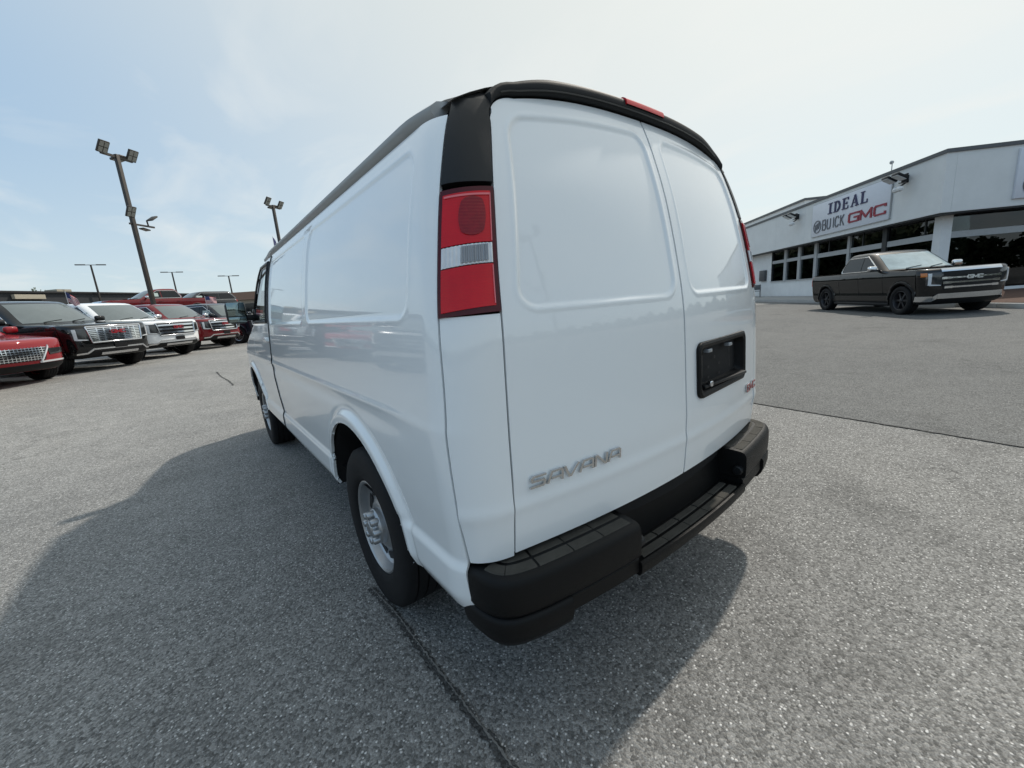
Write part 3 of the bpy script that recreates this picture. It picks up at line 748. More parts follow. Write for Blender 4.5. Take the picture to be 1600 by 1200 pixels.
for sg in (1, -1):
    mb = MB(); p, nn = bstation(sg*.42); mb.lathe([(-.02, .022), (.004, .022), (.008, .018), (.008, .001)], 16, c=p+nn*(-.03)+Vector((0, -sg*.03, .53)), axis='Y'); mb.build('rubber_plug', BLACKTRIM, bump)

# ================================================================== terrain
def ground_z(x, y):
    t = .95*y-.30*x
    z = .46*sst(4.2, 14.5, t) + .13*sst(5, 17, x)*(1-sst(6, 14, t))
    z += 1.55*sst(27.6, 30.6, t)*(1-sst(9, 16, x))
    return z
def place(root, fr, theta, uf, ur, vt):
    """stand a vehicle so that its front right tyre touches fr=(x,y), following the slope of the lot"""
    h = Vector((cos(theta), sin(theta))); l = Vector((-sin(theta), cos(theta)))
    o = Vector(fr)-h*uf+l*vt
    W = [(uf, vt), (uf, -vt), (ur, vt), (ur, -vt)]
    Z = [ground_z(*(o+h*a+l*b)) for a, b in W]
    A = np.array([[a, b, 1] for a, b in W]); s = np.linalg.lstsq(A, np.array(Z), rcond=None)[0]
    X = Vector((h.x, h.y, s[0])).normalized(); Y = Vector((l.x, l.y, s[1])); Y = (Y-X*Y.dot(X)).normalized(); Zv = X.cross(Y)
    root.matrix_world = Matrix(((X.x, Y.x, Zv.x, o.x), (X.y, Y.y, Zv.y, o.y), (X.z, Y.z, Zv.z, s[2]), (0, 0, 0, 1)))

PLASTIC = mat('grey_black_plastic', (.010, .010, .011), .5, spec=.3, var=.1)
DRL = mat('light_lens', (.62, .64, .66), .12, coat=1)
LAMPDARK = mat('headlamp_dark', (.03, .032, .035), .1, coat=1)
AMBER = mat('amber_marker', (.55, .16, .02), .2, coat=1)
PAPER = mat('window_sticker', (.52, .62, .58), .6, var=.2, vscale=40)
ALU = mat('alloy_bright', (.55, .56, .58), .25, metal=1)
ALUD = mat('alloy_dark', (.05, .05, .055), .35, metal=.6)
def paint(name, c): return mat(name, c, .45, coat=1, spec=.08, var=.02, vscale=3)

def vehicle(name, label, cat, fr, theta, pt, kind='suv', grille='bars', group=None, mirror=CHROME, wheels=(ALU, 'twelve'), trim=CHROME, lowchrome=True, sticker=True, wmat=None):
    root = empty(name); tag(root, label, cat, group)
    pick = kind == 'pickup'; cross = kind == 'crossover'
    H = 1.92 if pick else 2.03 if not cross else 1.75
    half = 2.95 if pick else 2.67 if not cross else 2.5
    uf, ur = (half-.98, half-.98-3.75) if pick else (half-.97, half-.97-3.07) if not cross else (half-.98, half-.98-2.9)
    R = .41 if not cross else .38; belt = 1.28 if pick else 1.33 if not cross else 1.12
    hoodf = 1.24 if pick else 1.22 if not cross else .96         # leading edge of the hood
    zb = .29 if pick else .36 if not cross else .28
    cowl = half-1.62 if not cross else half-1.55
    fr_ = catmull([(zb, half-.16), (zb+.12, half-.03), (.62, half), (hoodf-.16, half-.01), (hoodf-.05, half-.04), (hoodf, half-.12), (lerp(hoodf, belt, .35), lerp(half-.12, cowl, .30)), (lerp(hoodf, belt, .75), lerp(half-.12, cowl, .72)), (belt+.01, cowl-.05)])
    rr_ = catmull([(zb, -half+.14), (.6, -half+.01), (1.0, -half), (belt, -half+.03)])
    ww = catmull([(zb, .90), (zb+.10, .955), (.62, .965), (.9, .995), (belt-.20, 1.008), (belt-.08, .99), (belt, .955), (belt+.01, .94)])
    def arel(u, z):
        r = 0
        for c in (uf, ur):
            d = math.hypot(u-c, z-R)-(R+.075)
            if d < .1: r += .022*sst(.07, .02, d)
        r += -.016*math.exp(-((z-.66)/.07)**2)
        return r
    S = Shell(fr_, rr_, ww, cr=(.22, .22), cf=(.34, .30), bow_r=.07, bow_f=.13 if not cross else .2, relief=arel)
    zs = [zb, zb+.05, zb+.12, .55, .62, .72, .85, 1.0, belt-.2, belt-.14, belt-.1, belt-.07, belt-.04, belt-.025, belt-.01, belt, belt+.01]
    zs = sorted(set(round(z, 4) for z in zs+[lerp(hoodf-.1, belt, k/14) for k in range(15)]))
    keep = lambda c: not (abs(c.y) > .80 and (math.hypot(c.x-uf, c.z-R) < R+.03 or math.hypot(c.x-ur, c.z-R) < R+.03) and abs(c.x) < half-.3)
    body = S.stack(zs, top=not pick, keep=lambda c: abs(c.y) < .86 or c.x < -half+.32 or c.x > half-.50).build('body', pt, root, 42)
    if pick:    # hood deck + bed box
        cabr = cowl-2.42
        dk = MB(); 
        bz = belt+.01; bw = .93
        dk.add([(cowl+.6, -bw, bz), (cowl+.6, bw, bz), (cabr-.02, bw, bz), (cabr-.02, -bw, bz)], [(0, 1, 2, 3)])
        dk.build('cowl_deck', pt, root)
        bb = MB(); u0, u1 = -half+.10, cabr-.04; zz = .80; vi = .80
        P = [(u0, -vi, bz), (u0, vi, bz), (u1, vi, bz), (u1, -vi, bz), (u0, -vi, zz), (u0, vi, zz), (u1, vi, zz), (u1, -vi, zz), (u0-.06, -.93, bz+.012), (u0-.06, .93, bz+.012), (u1, .93, bz+.012), (u1, -.93, bz+.012)]
        bb.add(P, [(0, 1, 5, 4), (1, 2, 6, 5), (2, 3, 7, 6), (3, 0, 4, 7), (4, 5, 6, 7), (8, 9, 1, 0), (9, 10, 2, 1), (10, 11, 3, 2), (11, 8, 0, 3)]); bb.build('cargo_bed', PLASTIC, root)
    # body sides with wheel openings
    for sg in (1, -1):
        def reg(s, t): z = lerp(zb+.02, belt-.005, t); return lerp(-half+.30, min(half-.46, S.fc(z)[3][0]-.03), s), z
        sn = [arch_snap(c, R+.075, R, .022) for c in (uf, ur)]
        def snap(u, z):
            for q in sn: u, z = q(u, z)
            return u, z
        patch(lambda u, z: S.side(u, z, sg), reg, 110, 26, .002, .01, (0, sg, 0), keep=lambda u, z: all(math.hypot(u-c, z-R) > R+.074 for c in (uf, ur)), snap=snap).build('body_side', pt, root, 40)
        for c in (uf, ur):
            fl = MB(); G = []
            for i in range(25):
                t = lerp(.02, pi-.02, i/24); RR = R+.075
                G.append([Vector((c+(RR+a)*cos(t), sg*(S.side(c+(RR+a)*cos(t), min(R+(RR+a)*sin(t), belt-.05)).y+b), R+(RR+a)*sin(t))) for a, b in ((0, -.25), (-.004, .006), (.03, .012), (.055, .004))])
            fl.grid(G); fl.build('wheel_arch', pt if kind != 'pickup' else PLASTIC, root, 50)
            w = make_wheel(root, (c, sg*.86, R), R, R*.66, .27, wheels[1], wheels[0], sg)
        rk = MB(); rk.box((0.5*(uf+ur), sg*.90, zb+.0), (uf-ur-1.0, .12, .10), None, .03); rk.build('rocker', PLASTIC, root)
    ch = MB(); ch.box((0, 0, .50), (2*half-.7, 1.5, .30)); ch.build('underbody', UNDER, root)
    # greenhouse
    if pick: r0, r1 = cabr, cabr+.22
    elif cross: r0, r1 = -half+.10, -half+.75
    else: r0, r1 = -half+.08, -half+.42
    gf = catmull([(belt-.03, cowl+.12), (belt+.03, cowl), (H-.16, cowl-.74), (H-.06, cowl-.95), (H-.02, cowl-1.25), (H, cowl-1.5)])
    gr = catmull([(belt-.03, r0), (belt+.05, r0), (H-.15, r1), (H-.05, r1+.10), (H, r1+.35)])
    gw = catmull([(belt-.03, .955), (belt+.04, .94), (H-.2, .845), (H-.10, .81), (H-.05, .765), (H-.02, .67), (H, .35)])
    Gs = Shell(gf, gr, gw, cr=(.12, .12), cf=(.28, .26), bow_r=.05, bow_f=.20)
    gz = [belt-.03, belt+.0, belt+.04, lerp(belt, H, .3), lerp(belt, H, .5), lerp(belt, H, .7), H-.16, H-.11, H-.08, H-.05, H-.03, H-.015, H-.005, H]
    Gs.stack(gz).build('cabin', pt, root, 40)
    zl, zu = belt+.045, H-.165
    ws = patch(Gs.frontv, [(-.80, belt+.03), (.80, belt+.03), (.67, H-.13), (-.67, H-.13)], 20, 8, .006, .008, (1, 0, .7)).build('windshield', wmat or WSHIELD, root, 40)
    wp = MB()
    for v in (-.45, .15):
        a = Gs.frontv(v, belt+.035); b = Gs.frontv(v+.42, belt+.09); wp.bar(a+Vector((.02, 0, .012)), b+Vector((.02, 0, .012)), .015, .012)
    wp.build('wiper', PLASTIC, ws)
    slope = (cowl-(cowl-.74))/(H-.16-belt-.03)
    for sg in (1, -1):
        P = lambda u, z, sg=sg: Gs.side(u, z, sg)
        uF = lambda z: Gs.fc(z)[0][0]+.02; uR = lambda z: gr(z)+(.20 if not pick else .17)
        doors = [(lambda z: uF(z), lambda z: cowl-1.22), (lambda z: cowl-1.28, lambda z: (cowl-2.25 if not pick else uR(z)))]
        if not pick: doors.append((lambda z: cowl-2.32, lambda z: max(uR(z), cowl-3.5)))
        # chrome surround behind the panes
        lastR = doors[-1][1]
        for k, (a, b) in enumerate(doors):
            def reg(s, t, a=a, b=b): z = lerp(zl, zu, t); return lerp(b(z), a(z), s), z
            gl = patch(P, reg, 12, 6, .008, .008, (0, sg, .3)).build('side_window', TINT, root, 40)
            if k == 0 and sticker:
                patch(P, lambda s, t, a=a, b=b: (lerp(b(zl)+.12, b(zl)+.50, s), lerp(zl+.09, zl+.30, t)), 3, 2, .013, .004, (0, sg, .3)).build('window_sticker', PAPER, gl)
        tr = MB(); N_ = 14
        loop = [(lerp(lastR(zl), uF(zl), k/N_), zl-.012) for k in range(N_+1)]+[(uF(lerp(zl, zu, k/6))+.012, lerp(zl, zu, k/6)) for k in range(1, 7)]+[(lerp(uF(zu), lastR(zu), k/N_), zu+.012) for k in range(N_+1)]+[(lastR(lerp(zu, zl, k/6))-.012, lerp(zu, zl, k/6)) for k in range(1, 7)]
        tr.tube([P(u, z)+Vector((0, sg*.006, 0)) for u, z in loop], .020 if pick else .014, 6, False); tr.build('window_trim', trim, root, 60)
        mr = MB(); mu = cowl-.42; mr.box((mu, sg*1.12, belt+.10), (.13, .24, .16), None, .045); mo = mr.build('mirror', mirror, root, 60)
        mm = MB(); mm.bar((mu, sg*.93, belt+.03), (mu, sg*1.06, belt+.06), .07, .05); mm.build('mirror_arm', PLASTIC, mo)
        # door handles and shut lines
        for du in (cowl-1.10, cowl-2.08):
            p = S.side(du, belt-.16, sg); hm = MB(); hm.box(p+Vector((0, sg*.02, 0)), (.20, .03, .03), None, .01); hm.build('door_handle', pt, root)
        for du in (cowl-.12, cowl-1.25, cowl-2.30):
            sm = MB(); pts = [S.side(du, lerp(.50, belt-.03, k/8), sg)+Vector((0, sg*.0015, 0)) for k in range(9)]; sm.tube(pts, .005, 4); sm.build('door_seam', DARK, root)
        # head lights
        z0, z1 = (hoodf-.46, hoodf-.10) if pick else (hoodf-.42, hoodf-.10) if not cross else (.60, .74)
        vi, vo = (.62, .93) if not cross else (.55, .92)
        hl = patch(S.frontv, [(sg*(vi+.02), z0), (sg*(vo-.02), z0+.03), (sg*vo, z1), (sg*vi, z1)], 8, 6, .012, .03, (1, sg*.6, 0)).build('headlight', LAMPDARK, root, 40)
        if not cross:
            patch(S.frontv, [(sg*(vo-.10), z0+.03), (sg*(vo-.05), z0+.03), (sg*(vo-.04), z1-.02), (sg*(vo-.10), z1-.02)], 3, 6, .02, .012, (1, sg*.6, 0)).build('running_light', DRL, hl, 40)
            patch(S.frontv, [(sg*(vi+.04), z0+.01), (sg*(vo-.07), z0+.02), (sg*(vo-.07), z0+.06), (sg*(vi+.04), z0+.03)], 4, 2, .02, .012, (1, sg*.6, 0)).build('running_light', DRL, hl, 40)
        if pick:
            patch(S.frontv, [(sg*(vo-.03), z1-.10), (sg*(vo+.05), z1-.10), (sg*(vo+.05), z1-.0), (sg*(vo-.03), z1-.0)], 3, 3, .016, .012, (1, sg, 0)).build('side_marker', AMBER, hl, 40)
        # rear lamps
        patch(lambda v, z: S.rearv(sg*v, z), [(.76, belt-.38), (.98, belt-.38), (.96, belt-.02), (.78, belt-.02)], 6, 6, .01, .02, (-1, sg, 0)).build('tail_light', LRED, root, 40)
    # grille
    gt, gb = (hoodf-.02, hoodf-.56) if pick else (hoodf-.04, hoodf-.46) if not cross else (.80, .50)
    gwid = .62 if not cross else .52
    if pick: gwid = .66
    gp = patch(S.frontv, [(-gwid+.06, gb), (gwid-.06, gb), (gwid, gt-.04), (-gwid, gt-.04)], 24, 8, .012, .04, (1, 0, 0)).build('grille', PLASTIC, root, 40)
    def fstrip(a, b, h, off=.03, m=CHROME, name='grille_bar', n=20, th=.03):
        """strip along the nose from point a to b (v,z), height h"""
        def reg(s, t): return lerp(a[0], b[0], s), lerp(a[1], b[1], s)+lerp(-h/2, h/2, t)
        return patch(S.frontv, reg, n, 2, off, th, (1, 0, 0)).build(name, m, gp, 40)
    if grille == 'mesh':
        for k in range(8):
            z = lerp(gb+.03, gt-.07, k/7); q = gwid-.05+.05*(k/7); fstrip((-q, z), (q, z), .026, .022)
        for k in range(7):
            v = lerp(-.45, .45, k/6); patch(S.frontv, [(v-.014, gb+.01), (v+.014, gb+.01), (v+.014, gt-.05), (v-.014, gt-.05)], 2, 6, .026, .02, (1, 0, 0)).build('grille_bar', CHROME, gp, 40)
    elif grille == 'bars':
        nb = 3
        for k in range(nb):
            z = lerp(gb+.07, gt-.11, k/(nb-1)); q = gwid-.04+.03*(k/(nb-1)); fstrip((-q, z), (q, z), .055, .03)
    elif grille == 'wide':
        for k, (z, h) in enumerate(((gb+.06, .040), (gb+.18, .040), (gb+.30, .040))):
            q = gwid-.07+.03*k; fstrip((-q, z), (q, z), h, .025)
            for sg in (1, -1): fstrip((sg*(q-.16), z), (sg*q, z), h*1.5, .032, n=5)
        fstrip((-gwid, gt-.04), (gwid, gt-.04), .075, .03)
    else:      # diamond mesh with a bright sweep along its foot
        for k in range(6): z = lerp(gb+.03, gt-.03, k/5); fstrip((-gwid+.12-.1*k/5, z), (gwid-.12+.1*k/5, z), .012, .018)
        for k in range(15): v = lerp(-.42, .42, k/14); patch(S.frontv, [(v-.007, gb+.01), (v+.007, gb+.01), (v+.007, gt-.01), (v-.007, gt-.01)], 1, 5, .02, .02, (1, 0, 0)).build('grille_bar', CHROME, gp, 40)
        for sg in (1, -1):
            fstrip((sg*.36, gb-.03), (sg*.56, gt-.01), .05, .03, DRL, n=8); fstrip((sg*.34, gb-.04), (sg*.93, gb-.03), .035, .02, DRL, n=12)
    if grille in ('mesh', 'bars'):   # bright surround
        ro = [(-gwid+.02, gb-.015), (gwid-.02, gb-.015), (gwid+.035, gt-.03), (-gwid-.035, gt-.03)]
        for k in range(4):
            a, b = ro[k], ro[(k+1) % 4]; pts = [S.frontv(lerp(a[0], b[0], j/12), lerp(a[1], b[1], j/12))+Vector((.022, 0, 0)) for j in range(13)]
            m = MB(); m.tube(pts, .022, 8); m.build('grille_surround', CHROME, gp, 60)
    if grille != 'diamond':
        for k, c in enumerate('GMC'):
            v0 = -.165+k*.115; zc = (gb+gt)/2+.03
            strokes(GL[c], .26, .01, lambda a, b, h, v0=v0, zc=zc: S.frontv(v0+a*.095, zc-.045+b*.09)+Vector((.052+h, 0, 0))).build('letter', BADGE if pick else BADGERED, gp, 40)
    # lower front
    lf = patch(S.frontv, [(-.86, zb+.01), (.86, zb+.01), (.90, zb+.15), (-.90, zb+.15)], 24, 3, .006, .02, (1, 0, 0)).build('lower_intake', PLASTIC, root, 40)
    if lowchrome and not pick and not cross:
        fstrip((-.45, zb+.10), (.45, zb+.10), .055, .035, name='skid_trim')
        fstrip((-.60, zb+.22), (.60, zb+.22), .035, .02, name='bumper_trim')
        for sg in (1, -1): fstrip((sg*.60, zb+.22), (sg*.72, zb+.13), .05, .025, n=5, name='bumper_trim'); fstrip((sg*.72, zb+.13), (sg*.88, zb+.12), .04, .02, n=5, name='bumper_trim')
        fstrip((-.15, zb+.27), (.15, zb+.27), .12, .03, PLASTIC, 'plate_mount', 6)
    if pick:
        fstrip((-.70, .52), (.70, .52), .13, .05, name='chrome_bumper'); 
        for sg in (1, -1): fstrip((sg*.70, .52), (sg*.78, .45), .13, .05, n=4, name='chrome_bumper'); fstrip((sg*.78, .45), (sg*.99, .45), .14, .03, n=8, name='chrome_bumper')
    place(root, fr, theta, uf, ur, .86+.10)
    return root
ROW = 'vehicles parked in the front row'
TH = radians(-48)
P_BLACK = paint('paint_black', (.004, .0045, .005)); P_WHITE = paint('paint_pearl_white', (.86, .87, .87)); P_RED = paint('paint_dark_red', (.16, .008, .012))
P_BRED = paint('paint_bright_red', (.27, .010, .016)); P_NAVY = paint('paint_midnight_blue', (.010, .013, .022)); P_EBONY = paint('paint_ebony', (.003, .003, .0038)); P_GREY = paint('paint_charcoal', (.03, .032, .035))
vehicle('parked_suv', 'bright red crossover cut by the left photo edge, white light strip beside its mesh grille', 'suv', (-5.75, 12.42), TH, P_BRED, 'crossover', 'diamond', ROW, mirror=P_BRED, sticker=False)
vehicle('parked_suv', 'black full-size SUV with a bright chrome mesh grille, beside the bright red crossover', 'suv', (-4.37, 14.63), TH, P_BLACK, 'suv', 'mesh', ROW, mirror=P_BLACK)
vehicle('parked_suv', 'white full-size SUV with a chrome bar grille between black and dark red SUVs', 'suv', (-3.12, 17.26), TH, P_WHITE, 'suv', 'bars', ROW)
vehicle('parked_suv', 'dark red full-size SUV with a chrome bar grille next to the white SUV', 'suv', (-1.6, 20.3), TH, P_RED, 'suv', 'bars', ROW)
vehicle('parked_suv', 'dark blue SUV half hidden behind the white van\'s door mirror', 'suv', (.32, 22.5), TH, P_NAVY, 'suv', 'bars', ROW, mirror=P_NAVY)
vehicle('parked_pickup', 'black pickup beside the row of SUVs, mirrored in the white van\'s side', 'pickup', (-6.3, 9.6), TH, P_BLACK, 'pickup', 'wide', ROW, sticker=False)
vehicle('parked_pickup', 'red crew cab pickup on the raised lot behind the light pole, facing left', 'pickup', (-4.92, 33.65), radians(205), P_RED, 'pickup', 'wide')
vehicle('parked_suv', 'charcoal SUV on the raised lot, roof showing behind the red pickup\'s bed', 'suv', (-2.6, 39.2), radians(205), P_GREY, 'suv', 'bars', lowchrome=False)
sierra = vehicle('black_pickup', 'black crew cab pickup with chrome grille and bumper in front of the dealership', 'pickup', (14.85, 1.52), math.atan2(-2.48, -2.8), P_EBONY, 'pickup', 'wide', wheels=(ALUD, 'six'), sticker=False, wmat=mat('windshield_pale', (.40, .48, .49), .06, spec=.8, var=.25, vscale=2.5))  # this windshield has a paler, mottled blue-grey base colour

# ================================================================== ground
def asphalt(name, c0, c1, stone, warm=0, seal=False):
    m = bpy.data.materials.new(name); m.use_nodes = True; t = m.node_tree; p = t.nodes['Principled BSDF']; L = t.links.new
    g = N(t, 'ShaderNodeNewGeometry')
    def noise(sc, det=4, ro=.6):
        n = N(t, 'ShaderNodeTexNoise'); n.inputs['Scale'].default_value = sc; n.inputs['Detail'].default_value = det; n.inputs['Roughness'].default_value = ro; L(g.outputs['Position'], n.inputs['Vector']); return n
    def ramp(inp, a, b, ca, cb):
        r = N(t, 'ShaderNodeValToRGB'); r.color_ramp.elements[0].position = a; r.color_ramp.elements[1].position = b; r.color_ramp.elements[0].color = rgb(ca); r.color_ramp.elements[1].color = rgb(cb); L(inp, r.inputs[0]); return r
    def mixc(f, a, b, mode='MIX'):
        x = N(t, 'ShaderNodeMixRGB', blend_type=mode)
        if isinstance(f, (int, float)): x.inputs[0].default_value = f
        else: L(f, x.inputs[0])
        L(a, x.inputs[1]); L(b, x.inputs[2]); return x
    big = noise(.35, 5); mid = noise(3.2, 6, .7)
    base = ramp(big.outputs['Fac'], .32, .70, c0, c1)
    if warm:      # older, dusty and bleached towards the parking row
        wd = N(t, 'ShaderNodeVectorMath', operation='DOT_PRODUCT'); L(g.outputs['Position'], wd.inputs[0]); wd.inputs[1].default_value = (-.5, .87, 0)
        wr = N(t, 'ShaderNodeMapRange', interpolation_type='SMOOTHSTEP'); wr.inputs['From Min'].default_value = .5; wr.inputs['From Max'].default_value = 7; wr.inputs['To Min'].default_value = 1; wr.inputs['To Max'].default_value = 1+warm; L(wd.outputs['Value'], wr.inputs['Value'])
        base = mixc(1, base.outputs[0], wr.outputs[0], 'MULTIPLY')
    mott = ramp(mid.outputs['Fac'], .25, .75, .84, 1.14)
    b1 = mixc(1, base.outputs[0], mott.outputs[0], 'MULTIPLY')
    # aggregate: two sizes of stone chips
    vo = N(t, 'ShaderNodeTexVoronoi', feature='F1'); vo.inputs['Scale'].default_value = 105; L(g.outputs['Position'], vo.inputs['Vector'])
    vs = N(t, 'ShaderNodeSeparateColor'); L(vo.outputs['Color'], vs.inputs[0])
    chip = ramp(vs.outputs[0], .0, 1.0, .45, 1.55)
    b2 = mixc(.85, b1.outputs[0], chip.outputs[0], 'MULTIPLY')
    # bright worn chips
    br = ramp(vs.outputs[1], .86, .93, 0, 1); inn = ramp(vo.outputs['Distance'], .30, .52, 1, 0)
    brm = N(t, 'ShaderNodeMath', operation='MULTIPLY'); L(br.outputs[0], brm.inputs[0]); L(inn.outputs[0], brm.inputs[1])
    sc_ = N(t, 'ShaderNodeRGB'); sc_.outputs[0].default_value = rgb(stone)
    b3 = mixc(brm.outputs[0], b2.outputs[0], sc_.outputs[0])
    # dark binder between stones
    vd = N(t, 'ShaderNodeTexVoronoi', feature='F1'); vd.inputs['Scale'].default_value = 210; L(g.outputs['Position'], vd.inputs['Vector'])
    dk = ramp(vd.outputs['Distance'], .40, .75, 1.08, .55)
    b4 = mixc(.7, b3.outputs[0], dk.outputs[0], 'MULTIPLY')
    # faint oil and tyre stains
    st = noise(.9, 3, .5); stn = ramp(st.outputs['Fac'], .60, .76, 1, .72); b5 = mixc(1, b4.outputs[0], stn.outputs[0], 'MULTIPLY')
    # scattered hairline cracks
    cv = N(t, 'ShaderNodeTexVoronoi', feature='DISTANCE_TO_EDGE'); cv.inputs['Scale'].default_value = .22; 
    wv = noise(1.6, 5, .65); ofs = N(t, 'ShaderNodeVectorMath', operation='MULTIPLY_ADD'); L(wv.outputs['Color'], ofs.inputs[0]); ofs.inputs[1].default_value = (.9, .9, .9); L(g.outputs['Position'], ofs.inputs[2]); L(ofs.outputs[0], cv.inputs['Vector'])
    ck = ramp(cv.outputs['Distance'], .0006, .0020, .62, 1); gate = noise(.5, 2); gt_ = ramp(gate.outputs['Fac'], .52, .60, 0, 1)
    b6 = mixc(gt_.outputs[0], b5.outputs[0], mixc(1, b5.outputs[0], ck.outputs[0], 'MULTIPLY').outputs[0])
    L(b6.outputs[0], p.inputs['Base Color'])
    p.inputs['Roughness'].default_value = .82; p.inputs['Specular IOR Level'].default_value = .35
    bp = N(t, 'ShaderNodeBump'); bp.inputs['Strength'].default_value = .75; bp.inputs['Distance'].default_value = .004; bp.invert = True; L(vo.outputs['Distance'], bp.inputs['Height'])
    bp2 = N(t, 'ShaderNodeBump'); bp2.inputs['Strength'].default_value = .4; bp2.inputs['Distance'].default_value = .012; L(mid.outputs['Fac'], bp2.inputs['Height']); L(bp.outputs[0], bp2.inputs['Normal']); L(bp2.outputs[0], p.inputs['Normal'])
    return m
ASPH = asphalt('asphalt_old', (.172, .171, .166), (.236, .231, .219), (.62, .61, .59), warm=.30)
ASPH2 = asphalt('asphalt_lane', (.108, .111, .110), (.140, .141, .137), (.36, .36, .35))
def axis_steps(lo, hi):
    a = [lo, lo*.6, lo*.35]; x = -45
    while x <= 60: a.append(x); x += 1.0
    a += [hi*.35, hi*.6, hi]; return sorted(set(a))
xs = axis_steps(-700, 700); ys = axis_steps(-700, 700)
g = MB(); g.grid([[(x, y, ground_z(x, y)) for y in ys] for x in xs]); go = g.build('ground', ASPH, None, 180); tag(go, kind='structure')
g = MB(); L0, L1 = Vector((3.62, 2.0)), Vector((3.14, -2.1))    # joint between the old lot and the newer lane
def lx(y): return lerp(L1.x, L0.x, (y-L1.y)/(L0.y-L1.y)) if -8 < y < 9 else lerp(L1.x, L0.x, ((9 if y > 0 else -8)-L1.y)/(L0.y-L1.y))
rows = []
for k in range(64):
    y = -30+k*1.0; rows.append([(lerp(lx(y), 24, j/42), y, ground_z(lerp(lx(y), 24, j/42), y)+.005) for j in range(43)])
g.grid(rows); tag(g.build('lane', ASPH2, None, 180), kind='structure')
# sealed joint running back from under the rear wheel, and the wandering crack in the lot
TAR = asphalt('crack_filler', (.050, .050, .050), (.075, .074, .070), (.28, .28, .27))
CRK = mat('crack_dust', (.17, .165, .155), .9, var=.4, vscale=60)
def ribbon(name, pts, w, m, z=.004, jit=.012, n=60):
    mb = MB(); G = []; tot = len(pts)-1
    for i in range(n+1):
        s = i/n*tot; k = min(int(s), tot-1); p = Vector(pts[k]).lerp(Vector(pts[k+1]), s-k); d = (Vector(pts[k+1])-Vector(pts[k])).normalized(); q = Vector((-d.y, d.x))
        w1, w2 = w*(.5+random.uniform(-1, 1)*jit/w), w*(.5+random.uniform(-1, 1)*jit/w); c = random.uniform(-jit, jit)*.6
        a, b = p+q*(w1+c), p-q*(w2-c); G.append([(a.x, a.y, ground_z(a.x, a.y)+z), (b.x, b.y, ground_z(b.x, b.y)+z)])
    mb.grid(G); o = mb.build(name, m, None, 180); tag(o, kind='structure'); return o
ribbon('crack_sealant', [(-1.0, 1.15), (-.98, .9), (-.97, .0), (-.95, -.9)], .032, TAR, n=240, jit=.008)
ribbon('crack_line', [(-1.0, 1.15), (-.975, .9), (-.972, .5), (-.962, .0), (-.955, -.4), (-.945, -.9)], .006, CRK, .0075, .003, n=260)
ribbon('joint_sealant', [(3.14, -2.1), (3.62, 2.0), (4.3, 8)], .016, TAR, .008, .006, 160)
ribbon('lot_crack', [(-1.16, 10.9), (-1.12, 10.2), (-1.02, 9.4), (-1.0, 8.9)], .03, TAR, .004, .012, 50)

# ================================================================== dealership building
K = Vector((21.65, 1.65)); A_ = Vector((.7182, .6958)); B_ = Vector((.6958, -.7182))
def bp_(a, b, z): q = K+A_*a+B_*b; return Vector((q.x, q.y, z))
bld = empty('dealership_building', (K.x, K.y, .24), math.atan2(A_.y, A_.x))       # local x along the left front, local -y into the building
tag(bld, 'long low white dealership building with deep fascia and dark showroom windows', 'building')
FLR = .24
STUCCO = mat('stucco', (.78, .785, .775), .85, var=.07, vscale=1.4, bump=.3, bscale=60)
FASC = mat('fascia_panel', (.74, .75, .74), .7, var=.07, vscale=.9, bump=.1, bscale=30)
PARA = mat('parapet_cap', (.10, .105, .11), .5, var=.15)
MULL = mat('window_frame', (.42, .43, .43), .5, var=.08)
DKMULL = mat('window_frame_dark', (.03, .032, .034), .5)
SHOP = glassmat('shop_glass', (.30, .34, .34), ior=1.55)
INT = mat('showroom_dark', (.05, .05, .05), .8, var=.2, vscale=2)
CONC = mat('concrete', (.40, .39, .37), .85, var=.12, vscale=3, bump=.4, bscale=90)
def lb(a0, a1, b0, b1, z0, z1, name, m, par=bld, bev=0):
    mb = MB(); mb.box(((a0+a1)/2, -(b0+b1)/2, (z0+z1)/2-FLR), (abs(a1-a0), abs(b1-b0), z1-z0), None, bev); return mb.build(name, m, par, 30)
LEN, DEP = 24.0, 14.0
# fascia: separate panels with joints on both fronts
jo = [0, 2.45, 5.4, 9.05, 12.4, 16.0, 20.0, LEN]
for i in range(len(jo)-1): lb(jo[i]+(.0 if i == 0 else .004), jo[i+1]-.004, 0, .35, 3.42, 5.52, 'fascia_panel', FASC)
jo2 = [.352, 3.2, 6.2, 9.4, DEP]
for i in range(len(jo2)-1): lb(0, .35, jo2[i]+.004, jo2[i+1]-.004, 3.42, 5.52, 'fascia_panel', FASC)
lb(-.05, LEN, -.05, .40, 5.522, 5.655, 'parapet_cap', PARA); lb(-.05, .40, .402, DEP, 5.522, 5.655, 'parapet_cap', PARA)
lb(.36, LEN, .36, DEP, 5.30, 5.50, 'roof_deck', CONC)
lb(.05, LEN, .05, 1.1, 3.36, 3.418, 'soffit', DKMULL); lb(.05, 1.1, 1.102, DEP, 3.36, 3.418, 'soffit', DKMULL)
# upper roof block behind
lb(13.95, LEN+4, 2.5, 9, 5.50, 6.66, 'upper_wall', FASC); lb(13.85, LEN+4.1, 2.4, 9.1, 6.662, 6.80, 'parapet_cap', PARA)
